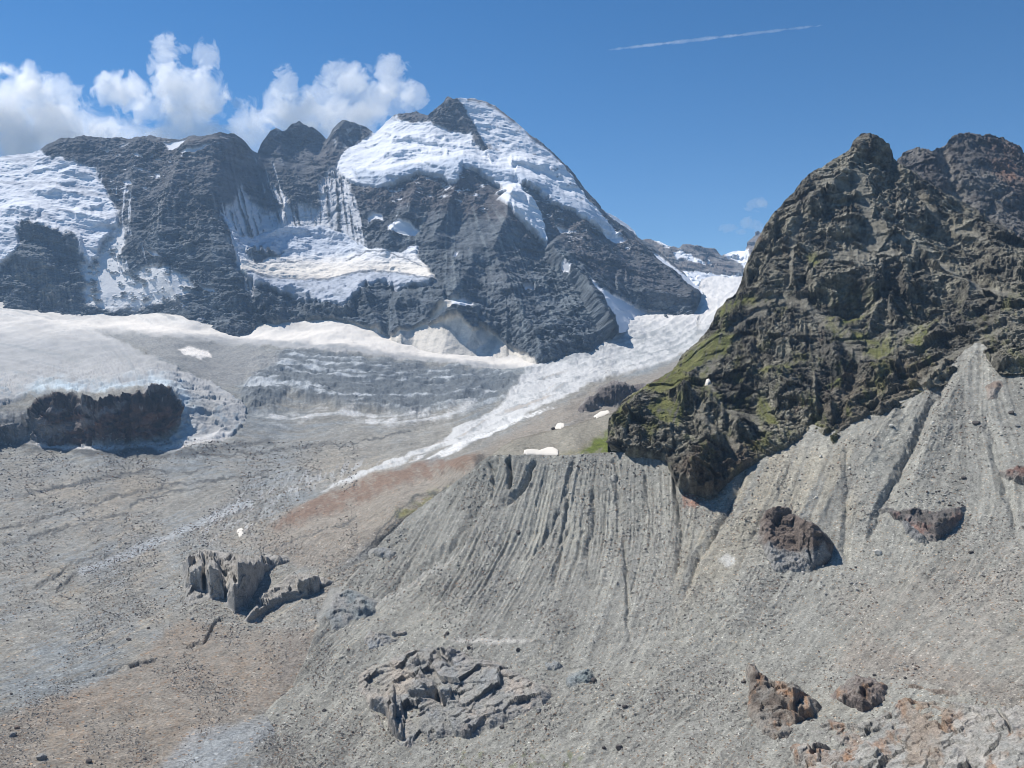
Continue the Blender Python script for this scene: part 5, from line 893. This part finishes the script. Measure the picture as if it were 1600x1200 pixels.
scatter_things(26, "moraine_slope", (1180,885,1340,925), "small rock fallen below the big dark crag stump", "fallen rocks below the crag stump", (3, 7), [.35, .3, .2, .1, .05, 0], 5)
scatter_things(24, "moraine_slope", (1400,765,1520,790), "small rock resting just above the reddish wedge", "rocks above the reddish wedge", (3, 7), [.35, .3, .2, .1, .05, 0], 6)
scatter_things(24, "moraine_slope", (1360,1035,1460,1062), "brown rubble block on the scree above the rusty outcrops", "rubble blocks above the rusty outcrops", (3, 8), [.3, .2, .2, .05, .25, 0], 7)
scatter_things(24, "valley_floor", (285,950,500,990), "small rock at the foot of the black-faced outcrop and slab", "rocks at the foot of the left outcrops", (3, 6), [.2, .3, .3, .1, .1, 0], 8)
def stones(name, label, surf, n, sz, seed, pal, box):
    """uncountable stones: one mesh"""
    r = np.random.default_rng(seed); px, py, P, nn = SURF[surf]
    ok = np.argwhere((px > box[0]) & (px < box[2]) & (py > box[1]) & (py < box[3])); ok = ok[r.integers(0, len(ok), n*3)]; wgt = fbm(np.stack([px[ok[:, 0], ok[:, 1]], py[ok[:, 0], ok[:, 1]], np.zeros(len(ok))], -1)+seed, 90, 4, .6); ok = ok[r.random(len(ok)) < sstep(-.25, .4, wgt)][:n]; n = len(ok)
    c = P[ok[:, 0], ok[:, 1]]; s = (sz[0]+(sz[1]-sz[0])*r.random(n)**4)/2*c[:, 1]/F
    base = np.array([[1,0,0],[0,1,0],[-1,0,0],[0,-1,0],[0,0,1],[0,0,-1],[.6,.6,.5],[-.6,.6,.5],[-.6,-.6,.5],[.6,-.6,.5]], float)[:6]
    base = np.array([[1,0,0],[.3,.95,0],[-.8,.6,0],[-.8,-.6,0],[.3,-.95,0],[0,0,.8],[0,0,-.8]], float)
    tri = np.array([[0,1,5],[1,2,5],[2,3,5],[3,4,5],[4,0,5],[1,0,6],[2,1,6],[3,2,6],[4,3,6],[0,4,6]])
    V = base[None]*(1+.35*r.normal(size=(n, 7, 1)))+.18*r.normal(size=(n, 7, 3)); th = r.random(n)*6.28; cs, sn = np.cos(th)[:, None], np.sin(th)[:, None]
    V = np.stack([V[..., 0]*cs-V[..., 1]*sn, V[..., 0]*sn+V[..., 1]*cs, V[..., 2]], -1)*s[:, None, None]+c[:, None]+np.array([0, 0, .15])*s[:, None, None]
    Q = (tri[None]+np.arange(n)[:, None, None]*7).reshape(-1, 3); pal = np.array(pal); t = pal[r.integers(0, len(pal), n)]*(.8+.4*r.random((n, 1)))
    o = raw_mesh(name, V.reshape(-1, 3), Q, M_boulder, np.repeat(t, 7, 0), np.zeros(n*7), smooth=False)
    return tag(o, label, "stones", kind="stuff")
PAL = [(.26, .25, .22), (.24, .23, .21), (.30, .28, .25), (.19, .17, .15), (.40, .38, .34), (.27, .20, .15)]
stones("scree_stones", "countless small stones strewn over the grey moraine scree", "moraine_slope", 60000, (.9, 4.0), 21, PAL, (240,560,1640,1215))
stones("glacier_stones", "countless small stones strewn over the glacier debris", "valley_floor", 60000, (.9, 3.4), 22, PAL, (-20,690,560,1215))
print("stones", round(time.time()-T0, 1))

# ================================================================== CLOUDS AND CONTRAIL
def cloud_mat(name, dens, wl, thr, seed):
    m = bpy.data.materials.new(name); m.use_nodes = True; t = m.node_tree; L = t.links; t.nodes.remove(t.nodes["Principled BSDF"])
    pv = nd(t, "ShaderNodeVolumePrincipled"); pv.inputs["Color"].default_value = (1, 1, 1, 1); pv.inputs["Anisotropy"].default_value = .6
    tc = nd(t, "ShaderNodeTexCoord"); ln = nd(t, "ShaderNodeVectorMath", operation='LENGTH'); L.new(tc.outputs["Object"], ln.inputs[0])
    ge = nd(t, "ShaderNodeNewGeometry"); mp = nd(t, "ShaderNodeMapping"); mp.inputs["Location"].default_value = (seed*1000, 0, 0); L.new(ge.outputs["Position"], mp.inputs[0])
    no = nd(t, "ShaderNodeTexNoise"); no.inputs["Scale"].default_value = 1/wl; no.inputs["Detail"].default_value = 8; no.inputs["Roughness"].default_value = .68; no.inputs["Distortion"].default_value = .6
    L.new(mp.outputs[0], no.inputs["Vector"])
    def M(op, a, b, clamp=False):
        x = nd(t, "ShaderNodeMath", operation=op, use_clamp=clamp)
        for i, v in enumerate((a, b)):
            if isinstance(v, (int, float)): x.inputs[i].default_value = v
            else: L.new(v, x.inputs[i])
        return x.outputs[0]
    f = M('SUBTRACT', 1.0, ln.outputs["Value"]); f = M('ADD', M('MULTIPLY', f, 2.0), M('MULTIPLY', M('SUBTRACT', no.outputs["Fac"], .5), 4.9)); f = M('SUBTRACT', f, thr); f = M('MULTIPLY', f, 5.0, True)
    m.cycles.volume_step_rate = .35
    L.new(M('MULTIPLY', f, dens), pv.inputs["Density"]); L.new(pv.outputs[0], t.nodes["Material Output"].inputs["Volume"])
    return m
M_cloud = cloud_mat("cloud_vapour", .0036, 280, .34, 0); M_wisp = cloud_mat("thin_vapour", .006, 230, .36, 3); M_trail = cloud_mat("contrail_vapour", .006, 160, .25, 5)
import bmesh
_bm = bmesh.new(); bmesh.ops.create_icosphere(_bm, subdivisions=2, radius=1.06)
def puff_mesh(mat):
    me = bpy.data.meshes.new("puff"); _bm.to_mesh(me); me.materials.append(mat); return me
PM, PW, PT = puff_mesh(M_cloud), puff_mesh(M_wisp), puff_mesh(M_trail)
def cloud(label, puffs, D=9500, wisp=False, cat="cloud", name="cloud"):
    c0 = ray_point(puffs[0][0], puffs[0][1], D); e = bpy.data.objects.new(name, None); C.collection.objects.link(e); e.location = c0; tag(e, label, cat)
    for i, (x, y, rx, ry, *rest) in enumerate(puffs):
        w = rest[0] if rest else wisp; rot = rest[1] if len(rest) > 1 else 0
        o = bpy.data.objects.new("puff", PT if name == "contrail" else PW if w else PM); C.collection.objects.link(o); o.parent = e
        o.location = Vector(ray_point(x, y, D+((i*37) % 5-2)*60))-Vector(c0); s = D/F; o.scale = (rx*s, max(min(rx, ry)*.33, 3)*s, ry*s); o.rotation_euler = (0, math.radians(rot), 0)
cloud("big white cloud bank behind the left end of the mountain ridge", [(-30,230,120,60),(60,240,90,50),(200,222,100,36),(-30,180,120,90),(35,165,70,72),(85,180,66,66),(60,215,110,60),(120,205,90,52),(190,210,90,34),(-120,170,120,90)])
cloud("ragged small cloud between the big bank and the tall cloud", [(180,140,46,36,1),(205,150,40,30,1),(228,168,38,28,1),(170,130,26,20,1)], wisp=True)
cloud("tall cloud standing over the middle of the left ridge", [(290,215,70,34),(350,210,40,20,1),(300,150,62,62),(285,190,56,50),(322,145,42,50),(255,92,28,46,1),(322,94,22,40,1),(262,130,40,46,1),(370,160,16,12,1),(270,80,30,14,1)])
cloud("long streaming cloud behind the rock pinnacles left of the summit", [(410,225,60,30),(500,215,70,34),(400,200,54,48),(440,175,60,44),(500,175,76,52),(560,155,66,54),(605,155,58,44),(545,190,80,46),(470,195,70,46),(445,135,26,38,1),(612,118,34,36,1),(535,122,44,30,1),(645,150,30,28,1)])
cloud("small faint cloud highest beside the crag's left edge", [(1180,320,20,13,1),(1190,316,12,10,1)], wisp=True)
cloud("faint cloud wisp lowest and farthest left of the crag", [(1138,357,17,9,1),(1156,362,12,6,1)], wisp=True)
cloud("faint cloud wisp against the left edge of the crag", [(1174,350,20,13,1),(1186,362,14,12,1)], wisp=True)
cloud("thin white contrail across the blue sky", [(1090,62,110,3.2,1,-6.6),(1010,71,70,2.6,1,-6.6),(1195,50,100,2.6,1,-6.6)], wisp=True, cat="contrail", name="contrail")

# ================================================================== HAZE
hb = bpy.data.meshes.new("haze"); x0, x1, y0, y1, z0, z1 = -8000, 8000, -300, 7600, -400, 1720
vs = [(x, y, z) for x in (x0, x1) for y in (y0, y1) for z in (z0, z1)]
hb.from_pydata(vs, [], [(0,1,3,2),(4,6,7,5),(0,4,5,1),(2,3,7,6),(0,2,6,4),(1,5,7,3)]); hb.update()
hm = bpy.data.materials.new("mountain_air"); hm.use_nodes = True; ht = hm.node_tree; ht.nodes.remove(ht.nodes["Principled BSDF"])
hv = nd(ht, "ShaderNodeVolumePrincipled"); hv.inputs["Color"].default_value = (.44, .68, 1, 1); hv.inputs["Density"].default_value = 4.5e-5; hv.inputs["Anisotropy"].default_value = 0.0
ht.links.new(hv.outputs[0], ht.nodes["Material Output"].inputs["Volume"])
hb.materials.append(hm); ho = bpy.data.objects.new("haze", hb); C.collection.objects.link(ho); tag(ho, "pale blue mountain air filling the valley", "haze", kind="stuff")
print("done", round(time.time()-T0, 1))
